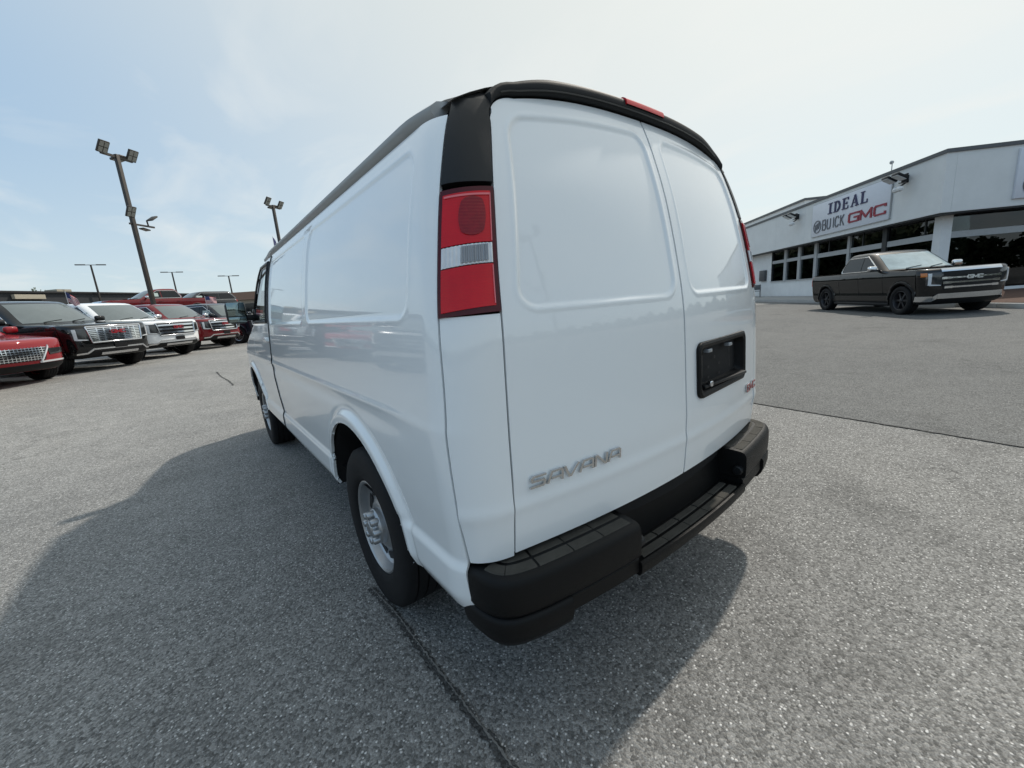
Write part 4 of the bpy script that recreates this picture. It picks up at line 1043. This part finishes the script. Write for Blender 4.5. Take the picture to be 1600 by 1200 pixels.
# left front: solid end wall, then windows; wall plane at b=.6
lb(14.1, LEN, .6, .9, FLR-.3, 3.36, 'end_wall', STUCCO)
lb(8.78, 14.095, .6, .9, FLR-.3, 1.30, 'sill_wall', STUCCO)
lb(8.80, 14.1, .53, .66, 1.302, 1.36, 'window_sill', MULL)
wins = [(14.03, 12.42), (12.14, 10.76), (10.48, 9.02)]
def pane(a0, a1, z0, z1, left=True, off=.70):
    mb = MB()
    if left: mb.box(((a0+a1)/2, -off, (z0+z1)/2-FLR), (abs(a1-a0), .02, z1-z0))
    else: mb.box((off, -(a0+a1)/2, (z0+z1)/2-FLR), (.02, abs(a1-a0), z1-z0))
    return mb.build('window_pane', SHOP, bld)
for i, (a1, a0) in enumerate(wins):
    pane(a0, a1, 1.36, 2.56); pane(a0, a1, 2.76, 3.36)
    lb(a0-.28 if i < 2 else a0-.26, a0, .60, .80, 1.362, 3.36, 'mullion', MULL)
    lb(a0+.001, a1-.001, .62, .78, 2.56, 2.76, 'transom', MULL)
lb(14.03, 14.098, .60, .80, 1.362, 3.36, 'mullion', DKMULL)
# large showroom windows on the left front up to the corner column
big = [(8.74, 6.12), (5.92, 3.70), (3.42, .98)]
for i, (a1, a0) in enumerate(big):
    pane(a0, a1, .62, 2.50); pane(a0, a1, 2.74, 3.36)
    lb(a0, a1, .64, .78, 2.50, 2.74, 'transom', MULL)
    lb(a0, a1, .62, .82, FLR-.3, .62, 'base_wall', STUCCO)
    am = lerp(a0, a1, .62 if i != 2 else .2); lb(am-.03, am+.03, .66, .76, 2.742, 3.36, 'glazing_bar', DKMULL)
lb(5.925, 6.115, .60, .80, FLR-.3, 3.36, 'mullion', MULL); lb(3.425, 3.695, .60, .80, FLR-.3, 3.36, 'mullion', DKMULL)
lb(.58, .94, .58, .94, FLR-.3, 3.36, 'corner_column', STUCCO)
# right front
cols = [(.98, 3.9), (4.1, 7.0), (7.2, 10.2), (10.4, DEP-.2)]
for i, (b0, b1) in enumerate(cols):
    pane(b0, b1, .44, 2.50, False); pane(b0, b1, 2.74, 3.36, False)
    lb(.64, .78, b0, b1, 2.50, 2.74, 'transom', MULL); lb(.60, .82, b0, b1, FLR-.4, .44, 'base_wall', STUCCO)
    lb(.60, .80, b1+.004, b1+.196, FLR-.3, 3.36, 'mullion', MULL)
# inside
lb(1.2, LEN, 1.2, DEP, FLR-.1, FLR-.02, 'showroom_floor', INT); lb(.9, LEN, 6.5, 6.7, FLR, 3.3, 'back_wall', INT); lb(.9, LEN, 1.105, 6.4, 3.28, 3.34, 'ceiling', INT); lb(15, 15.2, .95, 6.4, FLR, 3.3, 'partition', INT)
lb(LEN-.3, LEN, .95, DEP, FLR-.3, 5.3, 'far_wall', STUCCO); lb(1.15, LEN, DEP-.3, DEP-.02, FLR-.3, 5.3, 'rear_wall', STUCCO)
LTUBE = mat('showroom_light', (.95, .97, 1.0), .5, emit=2.2)
for a in (5.3, 4.2, 9.4): lb(a-.5, a+.5, 1.5, 1.65, 3.20, 3.24, 'ceiling_light', LTUBE)
# pavement, kerb, planting bed
pv = MB(); pv.box((12.5, .55, .16-FLR), (LEN-7, 2.2, .30)); o = pv.build('pavement', CONC, None); o.matrix_world = bld.matrix_basis; tag(o, kind='structure')
pv = MB(); pv.box((12.5, 1.75, .155-FLR), (LEN-7, .18, .28), None, .02); o = pv.build('kerb', CONC, None); o.location = bld.location; o.rotation_euler = bld.rotation_euler; tag(o, kind='structure')
o = bpy.data.objects['pavement']; o.location = bld.location; o.rotation_euler = bld.rotation_euler
WKERB = mat('white_kerb', (.55, .55, .53), .8, var=.1, vscale=5)
kb = MB(); kp = [(17.4, .55), (16.5, -.31), (15.9, -.95), (16.2, -2.2), (17.8, -4.6), (21, -8.2)]
for i in range(len(kp)-1):
    a, b = Vector(kp[i]), Vector(kp[i+1]); kb.bar((a.x, a.y, ground_z(*a)+.05), (b.x, b.y, ground_z(*b)+.05), .16, .20, bev=.02)
tag(kb.build('bed_kerb', WKERB, None), kind='structure')
MULCH = mat('mulch', (.085, .045, .03), .95, var=.5, vscale=9, bump=1, bscale=40)
bd = MB(); bd.add([(p[0], p[1], .29) for p in kp]+[tuple(bp_(.7, 9.5, .33)), tuple(bp_(.7, .9, .33)), tuple(bp_(-1.5, 1.0, .31))], [tuple(range(9))]); tag(bd.build('planting_bed', MULCH, None), kind='structure')

# signs
SIGNW = mat('sign_white', (.70, .72, .77), .5, var=.03)
NAVYL = mat('letter_navy', (.030, .032, .10), .5); GREYL = mat('letter_grey', (.16, .165, .18), .5); REDL = mat('letter_red', (.30, .03, .05), .5)
def on_left(a, z, h): return Vector((a, .0+h, z-FLR))
sg_ = empty('fascia_sign', bld.location, bld.rotation_euler[2]); tag(sg_, 'large white sign with navy, grey and red lettering on the left front of the dealership', 'sign')
mb = MB(); mb.box((5.32, .04, 4.50-FLR), (5.72, .08, 1.70), None, .01); mb.build('sign_panel', SIGNW, sg_)
fr_m = MB()
for (a0, z0, a1, z1) in ((2.46, 3.65, 8.18, 3.65), (2.46, 5.35, 8.18, 5.35), (2.46, 3.65, 2.46, 5.35), (8.18, 3.65, 8.18, 5.35)): fr_m.bar((a0, .05, z0-FLR), (a1, .05, z1-FLR), .05, .04)
fr_m.build('sign_frame', MULL, sg_)
SER = {  # serif capitals: list of (polyline, width)
 'I': [([(.5, 0), (.5, 1)], .26), ([(.15, .04), (.85, .04)], .09), ([(.15, .96), (.85, .96)], .09)],
 'D': [([(.25, 0), (.25, 1)], .24), ([(0, .04), (.6, .04)], .09), ([(0, .96), (.6, .96)], .09), (arc(.45, .5, .48, .42, 70, -70, 10), .20)],
 'E': [([(.25, 0), (.25, 1)], .24), ([(0, .04), (.92, .04)], .09), ([(0, .96), (.92, .96)], .09), ([(.3, .5), (.72, .5)], .09), ([(.90, .0), (.90, .26)], .09), ([(.90, .76), (.90, 1)], .09), ([(.72, .38), (.72, .62)], .08)],
 'A': [([(.12, .04), (.52, .97)], .10), ([(.50, .97), (.90, .04)], .24), ([(.28, .34), (.78, .34)], .09), ([(-.02, .04), (.32, .04)], .09), ([(.64, .04), (1.10, .04)], .09)],
 'L': [([(.25, 0), (.25, 1)], .24), ([(0, .04), (.92, .04)], .09), ([(0, .96), (.52, .96)], .09), ([(.90, 0), (.90, .30)], .09)]}
SANS = {'B': [[(.08, 0), (.08, 1), (.62, 1), (.78, .88), (.78, .64), (.62, .53), (.1, .53)], [(.62, .53), (.84, .42), (.84, .12), (.66, 0), (.08, 0)]],
 'U': [[(.08, 1), (.08, .22), (.24, .02), (.62, .02), (.80, .22), (.80, 1)]], 'I': [[(.4, 0), (.4, 1)]],
 'C': [[(.82, .80), (.64, .98), (.28, .98), (.08, .76), (.08, .24), (.28, .02), (.64, .02), (.82, .20)]], 'K': [[(.1, 0), (.1, 1)], [(.78, 1), (.12, .45)], [(.32, .58), (.84, 0)]]}
def word(txt, glyphs, a0, a1, z0, z1, m, w, par, gap=.16, widths=None, out=.085, slant=0, fn=on_left, dep=.03):
    ws = [(widths or {}).get(c, 1) for c in txt]; tot = sum(ws)+gap*(len(txt)-1); sc = (a0-a1)/tot; x = 0
    for c, wd in zip(txt, ws):
        def f(a, b, h, x=x): return fn(a0-(x+a+slant*b)*sc, z0+b*(z1-z0), out+h)
        strokes(glyphs[c], w, dep, f).build('letter', m, par, 40); x += wd+gap
word('IDEAL', SER, 6.80, 3.80, 4.64, 5.18, NAVYL, .2, sg_, .34, {'I': .75})
word('BUICK', SANS, 7.16, 5.33, 3.89, 4.40, GREYL, .12, sg_, .12, {'I': .6})
word('GMC', GL, 5.04, 2.66, 3.90, 4.36, REDL, .165, sg_, .20, {'M': 1.1})
def shield(par, ca, cz, r, fn, m):
    ro = MB(); G = []
    for i in range(41):
        t = 2*pi*i/40; G.append([fn(ca+q*cos(t), cz+q*sin(t), h) for q, h in ((r, .085), (r, .11), (r*.86, .11), (r*.86, .085))])
    ro.grid(G); ro.build('emblem_ring', m, par)
    for k in (-1, 0, 1):
        s = MB(); pts = [(ca+k*r*.42+x*r*.30, cz+y*r*.55-k*r*.16) for x, y in ((-.5, 1), (.5, .8), (.5, -.2), (0, -1), (-.5, -.1))]; s.prism(pts, .085, .115, fn); s.build('emblem_shield', m, par)
shield(sg_, 7.62, 4.14, .34, on_left, GREYL)
def on_right(b, z, h): return Vector((-h, -b, z-FLR))
s2 = empty('corner_sign', bld.location, bld.rotation_euler[2]); tag(s2, 'white sign with round emblem on the right front, cut by the photo edge', 'sign')
mb = MB(); mb.box((-.04, -4.8, 4.52-FLR), (.08, 5.0, 1.72), None, .01); mb.build('sign_panel', SIGNW, s2); shield(s2, 2.95, 4.12, .42, on_right, GREYL)

# wall flood lights
FIX = mat('fixture_dark', (.02, .02, .022), .45, metal=.4); LENSW = mat('fixture_lens', (.55, .56, .55), .3, coat=.5); WHT = mat('camera_white', (.75, .75, .74), .4)
def flood(a, label):
    r = empty('wall_floodlight', bld.location, bld.rotation_euler[2]); tag(r, label, 'floodlight', 'floodlights on the fascia')
    m = MB(); m.box((a, .10, 5.08-FLR), (.14, .2, .3), None, .02); m.bar((a-.4, .30, 5.20-FLR), (a+.4, .30, 5.20-FLR), .06); m.bar((a, .0, 5.10-FLR), (a, .32, 5.20-FLR), .06); m.build('bracket', FIX, r)
    for d in (-.27, .27):
        h = MB(); rot = Matrix.Rotation(radians(28), 3, 'X'); h.box((a+d, .50, 5.16-FLR), (.38, .44, .10), rot, .03); ho = h.build('lamp_head', FIX, r)
        h = MB(); h.box(Vector((a+d, .50, 5.16-FLR))+rot @ Vector((0, 0, -.065)), (.32, .38, .02), rot); h.build('lamp_lens', LENSW, ho)
    m = MB(); m.bar((a-.05, .12, 4.92-FLR), (a-.12, .45, 4.72-FLR), .05); m.bar((a-.45, .35, 4.88-FLR), (a+.05, .28, 4.95-FLR), .04); m.build('camera_arm', FIX, r)
    for d in (0, -.22): m = MB(); m.lathe([(-.10, .02), (-.06, .10), (.02, .12), (.10, .08), (.12, .001)], 14, c=(a-.10+d, .48, 4.66-FLR), axis='Z'); m.build('camera_dome', WHT, r)
flood(1.72, 'twin floodlight and camera near the corner, right of the lettered sign')
flood(9.75, 'twin floodlight and camera on the fascia, left of the lettered sign')
# roof vent cowl
rv = empty('roof_wind_sensor', (0, 0, 0)); q = bp_(3.1, .3, 0); rv.location = (q.x, q.y, 5.65); tag(rv, 'small thin mast with a wind cup on the dealership roof edge', 'mast')
m = MB(); m.tube([(0, 0, 0), (0, 0, .42)], .018, 8); m.build('mast_pole', MULL, rv); m = MB(); m.lathe([(-.06, .01), (-.02, .07), (.03, .08), (.04, .001)], 12, c=(.03, .03, .45), axis='X'); m.build('cup', MULL, rv)
# wall cabinet, table and chair on the pavement
o = lb(14.72, 15.55, .42, .60, 1.42, 2.20, 'wall_cabinet', mat('cabinet_grey', (.08, .085, .09), .5), None, .02); o.location = bld.location; o.rotation_euler = bld.rotation_euler; tag(o, 'dark grey metal box mounted on the white end wall', 'cabinet')
CH = mat('patio_metal', (.14, .145, .15), .5, metal=.3)
def chair(a, b, rz, label):
    q = bp_(a, b, 0); r = empty('patio_chair', (q.x, q.y, .31), bld.rotation_euler[2]+rz); tag(r, label, 'chair')
    for sx in (-1, 1):
        for sy in (-1, 1): m = MB(); m.tube([(sx*.25, sy*.25, 0), (sx*.23, sy*.24, .44 if sy > 0 else .90)], .016, 8); m.build('leg', CH, r)
        m = MB(); m.tube([(sx*.26, -.24, .66), (sx*.28, 0, .66), (sx*.26, .25, .63), (sx*.25, .25, .44)], .018, 8); m.build('armrest', CH, r)
    m = MB(); m.box((0, 0, .44), (.50, .50, .03), None, .01); m.build('seat', CH, r)
    bk = MB(); bk.box((0, -.25, .70), (.46, .02, .36), None, .008); bk.build('backrest', CH, r)
chair(13.65, -.55, radians(60), 'grey metal patio chair on the pavement, right of the small table')
chair(16.2, -.55, radians(-60), 'grey metal patio chair on the pavement, left of the small table')
q = bp_(14.9, -.6, 0); r = empty('patio_table', (q.x, q.y, .31), bld.rotation_euler[2]); tag(r, 'small grey round patio table under the wall cabinet', 'table')
m = MB(); m.lathe([(.70, .001), (.70, .42), (.73, .42), (.73, .001)], 24, axis='Z'); m.build('table_top', CH, r); m = MB(); m.tube([(0, 0, 0), (0, 0, .7)], .03, 10); m.build('leg', CH, r); m = MB(); m.lathe([(0, .001), (0, .22), (.02, .2), (.03, .02)], 20, axis='Z'); m.build('base', CH, r)

# ================================================================== light poles
BRONZE = mat('pole_bronze', (.055, .048, .042), .55, metal=.2, var=.2, vscale=5); LEDF = mat('led_face', (.30, .30, .27), .4, var=.3, vscale=60)
def head(par, c, yaw, pitch, s=1.0):
    rot = Matrix.Rotation(yaw, 3, 'Z') @ Matrix.Rotation(pitch, 3, 'Y'); c = Vector(c)
    h = MB(); h.box(c, (.62*s, .50*s, .10*s), rot, .02); ho = h.build('lamp_head', BRONZE, par)
    for i in (-1, 1):
        for j in (-1, 1): l = MB(); l.box(c+rot @ Vector((i*.14*s, j*.115*s, -.055*s)), (.24*s, .19*s, .012), rot); l.build('led_panel', LEDF, ho)
    return ho
def big_pole(x, y, H, label, yaw, mid=True, z=None):
    r = empty('light_pole', (x, y, ground_z(x, y) if z is None else z), yaw); tag(r, label, 'light pole')
    m = MB(); m.lathe([(0, .30), (.55, .30), (.60, .27), (.60, .001)], 24, axis='Z'); m.build('base', CONC, r)
    m = MB(); m.box((0, 0, .6+(H-.6)/2), (.17, .17, H-.6), None, .015); m.build('pole', BRONZE, r)
    m = MB(); m.bar((0, -.72, H-.12), (0, .72, H-.12), .09, .11); m.build('arm', BRONZE, r)
    head(r, (.14, .66, H+.12), 0, radians(-55), .92); head(r, (.14, -.66, H+.12), 0, radians(-55), .92); head(r, (-.25, .35, H-.05), pi, radians(8))
    if mid:
        m = MB(); m.bar((0, -.2, H*.66), (0, 1.05, H*.66), .07, .08); m.bar((0, .75, H*.66), (0, .72, H*.66+.30), .05); m.build('lower_arm', BRONZE, r)
        head(r, (.16, -.12, H*.66+.55), 0, radians(-62), .85); head(r, (.10, .95, H*.66+.42), pi/2, radians(-35), .7); head(r, (.1, .42, H*.66-.2), pi/2, radians(10), .6)
    return r
VY = math.atan2(-.8-27.5, -1.5+2.6)
big_pole(-2.66, 27.6, 9.45, 'tall bronze light pole with floodlights at top and mid height, behind the parked SUVs', VY+.72)
big_pole(5.05, 34.7, 7.75, 'shorter-looking bronze light pole showing above the van roof beside the blue flag', VY+.72, False)
def t_pole(x, y, ztop_, label, yaw):
    zb_ = ground_z(x, y); r = empty('street_light', (x, y, zb_), yaw); tag(r, label, 'street light', 'far street lights'); H = ztop_-zb_
    m = MB(); m.tube([(0, 0, 0), (0, 0, H)], [.16, .11], 10); m.build('pole', BRONZE, r)
    for s in (-1, 1): m = MB(); m.box((0, s*1.1, H+.02), (.35, 1.1, .13), None, .03); m.build('lamp_head', BRONZE, r)
    m = MB(); m.bar((0, -.6, H), (0, .6, H), .08); m.build('arm', BRONZE, r)
t_pole(-11.0, 86.0, 11.6, 'far twin-arm street light above the dark building, leftmost of three', VY)
t_pole(-1.95, 98.6, 11.7, 'far twin-arm street light above the red pickup\'s cab, middle of three', VY)
t_pole(6.1, 92, 10.2, 'far twin-arm street light left of the van\'s mirror, rightmost of three', VY)
big_pole(6.5, -13, 9.0, 'bronze light pole behind the camera, mirrored in the van\'s right rear door', 2.2)
# flags
def flagmat(name, full=True):
    m = bpy.data.materials.new(name); m.use_nodes = True; t = m.node_tree; p = t.nodes['Principled BSDF']; L = t.links.new; p.inputs['Roughness'].default_value = .8
    uv = N(t, 'ShaderNodeUVMap'); sp = N(t, 'ShaderNodeSeparateXYZ'); L(uv.outputs[0], sp.inputs[0])
    def mth(op, a, b):
        n = N(t, 'ShaderNodeMath', operation=op)
        for i, v in ((0, a), (1, b)):
            if isinstance(v, (int, float)): n.inputs[i].default_value = v
            else: L(v, n.inputs[i])
        return n.outputs[0]
    stripe = mth('LESS_THAN', mth('MODULO', mth('MULTIPLY', sp.outputs['Y'], 6.5), 1.0), .5)
    x = N(t, 'ShaderNodeMixRGB'); x.inputs[1].default_value = (.62, .60, .60, 1); x.inputs[2].default_value = (.42, .05, .07, 1); L(stripe, x.inputs[0])
    can = mth('MULTIPLY', mth('LESS_THAN', sp.outputs['X'], .4), mth('GREATER_THAN', sp.outputs['Y'], .46))
    st = N(t, 'ShaderNodeTexVoronoi'); st.inputs['Scale'].default_value = 16; L(uv.outputs[0], st.inputs['Vector']); sr = mth('LESS_THAN', st.outputs['Distance'], .16)
    b = N(t, 'ShaderNodeMixRGB'); b.inputs[1].default_value = (.03, .04, .14, 1); b.inputs[2].default_value = (.6, .6, .62, 1); L(sr, b.inputs[0])
    y = N(t, 'ShaderNodeMixRGB'); L(can, y.inputs[0]); L(x.outputs[0], y.inputs[1]); L(b.outputs[0], y.inputs[2]); L(y.outputs[0], p.inputs['Base Color'])
    return m
FLAG = flagmat('flag_cloth')
def flag(loc, W_, H_, yaw, label, droop=.5, polelen=.4):
    r = empty('flag', loc, yaw); tag(r, label, 'flag')
    m = MB(); m.tube([(0, 0, -polelen), (0, 0, H_+.03)], .006+.004*H_, 6); m.build('stick', WHT, r)
    nx, ny = 14, 9; G = [[Vector((W_*i/nx*(1-.35*droop), .10*W_*math.sin(i/nx*7+j*.3)*(i/nx), H_*j/ny-droop*W_*.75*(i/nx)**1.3)) for j in range(ny+1)] for i in range(nx+1)]
    m = MB(); m.grid(G); o = m.build('cloth', FLAG, r, 180)
    uvl = o.data.uv_layers.new(name='UVMap')
    for lp in o.data.loops: i, j = divmod(lp.vertex_index, ny+1); uvl.data[lp.index].uv = (i/nx, j/ny)
    sm = o.modifiers.new('thickness', 'SOLIDIFY'); sm.thickness = .004
# (placed on the roof edges of the parked SUVs)
flag((-4.40, 18.80, 2.52), .40, .32, radians(-20), 'small drooping stars and stripes flag clipped to the white SUV\'s side window', .9, .30)
flag((-.60, 23.64, 2.48), .46, .30, radians(10), 'small stars and stripes flag flying from the dark blue SUV behind the dark red SUV', .15, .30)
flag((4.55, 34.2, 6.35), 1.5, 1.1, radians(60), 'dark blue cornered flag hanging beside the light pole above the van roof', .9, .6)

# ================================================================== far buildings and tree
SLATE = mat('dark_cladding', (.028, .031, .036), .7, var=.15, vscale=.5); SAND = mat('sand_sign', (.42, .38, .30), .7, var=.1); BRNR = mat('brown_roof', (.09, .055, .04), .8, var=.2); BEIGE = mat('beige_wall', (.35, .31, .26), .85, var=.1)
fb = empty('far_building', (-23.15, 82.91, 2.0), radians(46)); tag(fb, 'long dark flat-roofed building far behind the parked SUVs at the left', 'building')
def fbx(c, d, name, m, par=fb, bev=0): b = MB(); b.box(c, d, None, bev); return b.build(name, m, par)
fbx((2, 0, 2.75), (62, 12, 5.5), 'wall', SLATE); fbx((2, 0, 5.61), (62.6, 12.6, .22), 'roof_edge', mat('roof_edge_dark', (.02, .02, .022), .6))
fbx((8.0, -3.5, 5.95), (1.8, 2, .5), 'roof_unit', SAND)
for k in range(12): fbx((-26+k*4.6, -6.02, 2.0), (3.2, .06, 2.2), 'window', TINT)
sb = fbx((2.45, -6.35, 4.97), (3.2, .5, .56), 'sign_box', SAND, None); sb.location = fb.location; sb.rotation_euler = fb.rotation_euler; tag(sb, 'pale sand-coloured sign box on the far dark building', 'sign')
b2 = empty('brown_building', (5.6, 56, 1.9), radians(-25)); tag(b2, 'low building with a brown roof glimpsed behind the van\'s mirror', 'building')
fbx((0, 0, 1.0), (9, 7, 2.0), 'wall', BEIGE, b2); m = MB(); m.prism([(-4, 0), (4, 0), (3, .9), (-3, .9)], -5, 5, lambda a, b, h: Vector((h, a, 2.0+b))); m.build('roof', BRNR, b2); fbx((0, -3.52, 1.0), (1.6, .06, 1.2), 'window', TINT, b2)
# distant woods round the lot (hidden behind the van or behind the camera, mirrored in paint and glass)
def woods(name, y0, y1, dist, h, n, label):
    rn = random.Random(11); m = MB(); C0 = Vector((CAM_C.x, CAM_C.y, 0))
    for k in range(n):
        a = radians(rn.uniform(y0, y1)); cl = .72+.28*math.sin(a*37+1.3)*math.sin(a*91); r = dist+rn.uniform(-5, 5); z = rn.uniform(0, 1)**.8*h*cl
        c = C0+Vector((sin(a)*r, cos(a)*r, 0)); c.z = ground_z(c.x, c.y)+z
        q = Vector((rn.gauss(0, 1), rn.gauss(0, 1), rn.gauss(0, 1))).normalized(); b = q.orthogonal().normalized(); s = rn.uniform(.5, 1.0); m.add([c-q*s, c+b*s*.7, c+q*s, c-b*s*.7], [(0, 1, 2, 3)])
    o = m.build(name, mat(name+'_leaves', (.045, .065, .03), .8, var=.35, vscale=.3), None, 180, recalc=False); tag(o, label, 'trees', kind='stuff')
woods('tree_line', 11, 60, 88, 10.5, 16000, 'distant belt of trees hidden behind the white van')
woods('far_woods', 100, 338, 120, 9.0, 36000, 'distant woods behind the camera')
tr = empty('tree', (-22.3, 114.5, 2.0)); tag(tr, 'tree crown peeking over the dark building\'s roof at the left', 'tree')
m = MB(); m.tube([(0, 0, 0), (.1, 0, 3), (.0, .1, 6)], [.25, .2, .08], 8)
for k in range(5): t = k*1.3; m.tube([(0, 0, 3.2+k*.4), (1.2*cos(t), 1.2*sin(t), 4.6+k*.4)], [.09, .03], 6)
m.build('trunk', mat('bark', (.06, .045, .035), .9, var=.3), tr)
m = MB(); rnd = random.Random(3)
for k in range(2600):
    t = rnd.uniform(0, 2*pi); e = rnd.uniform(-.6, 1); rr = rnd.uniform(.4, 1)**.5*(1+.25*sin(t*3)+.2*sin(t*7)); c = Vector((1.9*rr*cos(t)*math.sqrt(max(.05, 1-e*e)), 1.9*rr*sin(t)*math.sqrt(max(.05, 1-e*e)), 5.4+1.9*e*rr))
    a = Vector((rnd.gauss(0, 1), rnd.gauss(0, 1), rnd.gauss(0, 1))).normalized(); b = a.orthogonal().normalized(); s = rnd.uniform(.10, .2); m.add([c-a*s, c+b*s*.5, c+a*s, c-b*s*.5], [(0, 1, 2, 3)])
tr.scale = (1.12, 1.12, 1.12)
m.build('crown', mat('leaves', (.05, .075, .03), .7, var=.3, vscale=3), tr, 180, recalc=False)
bpy.context.view_layer.update()
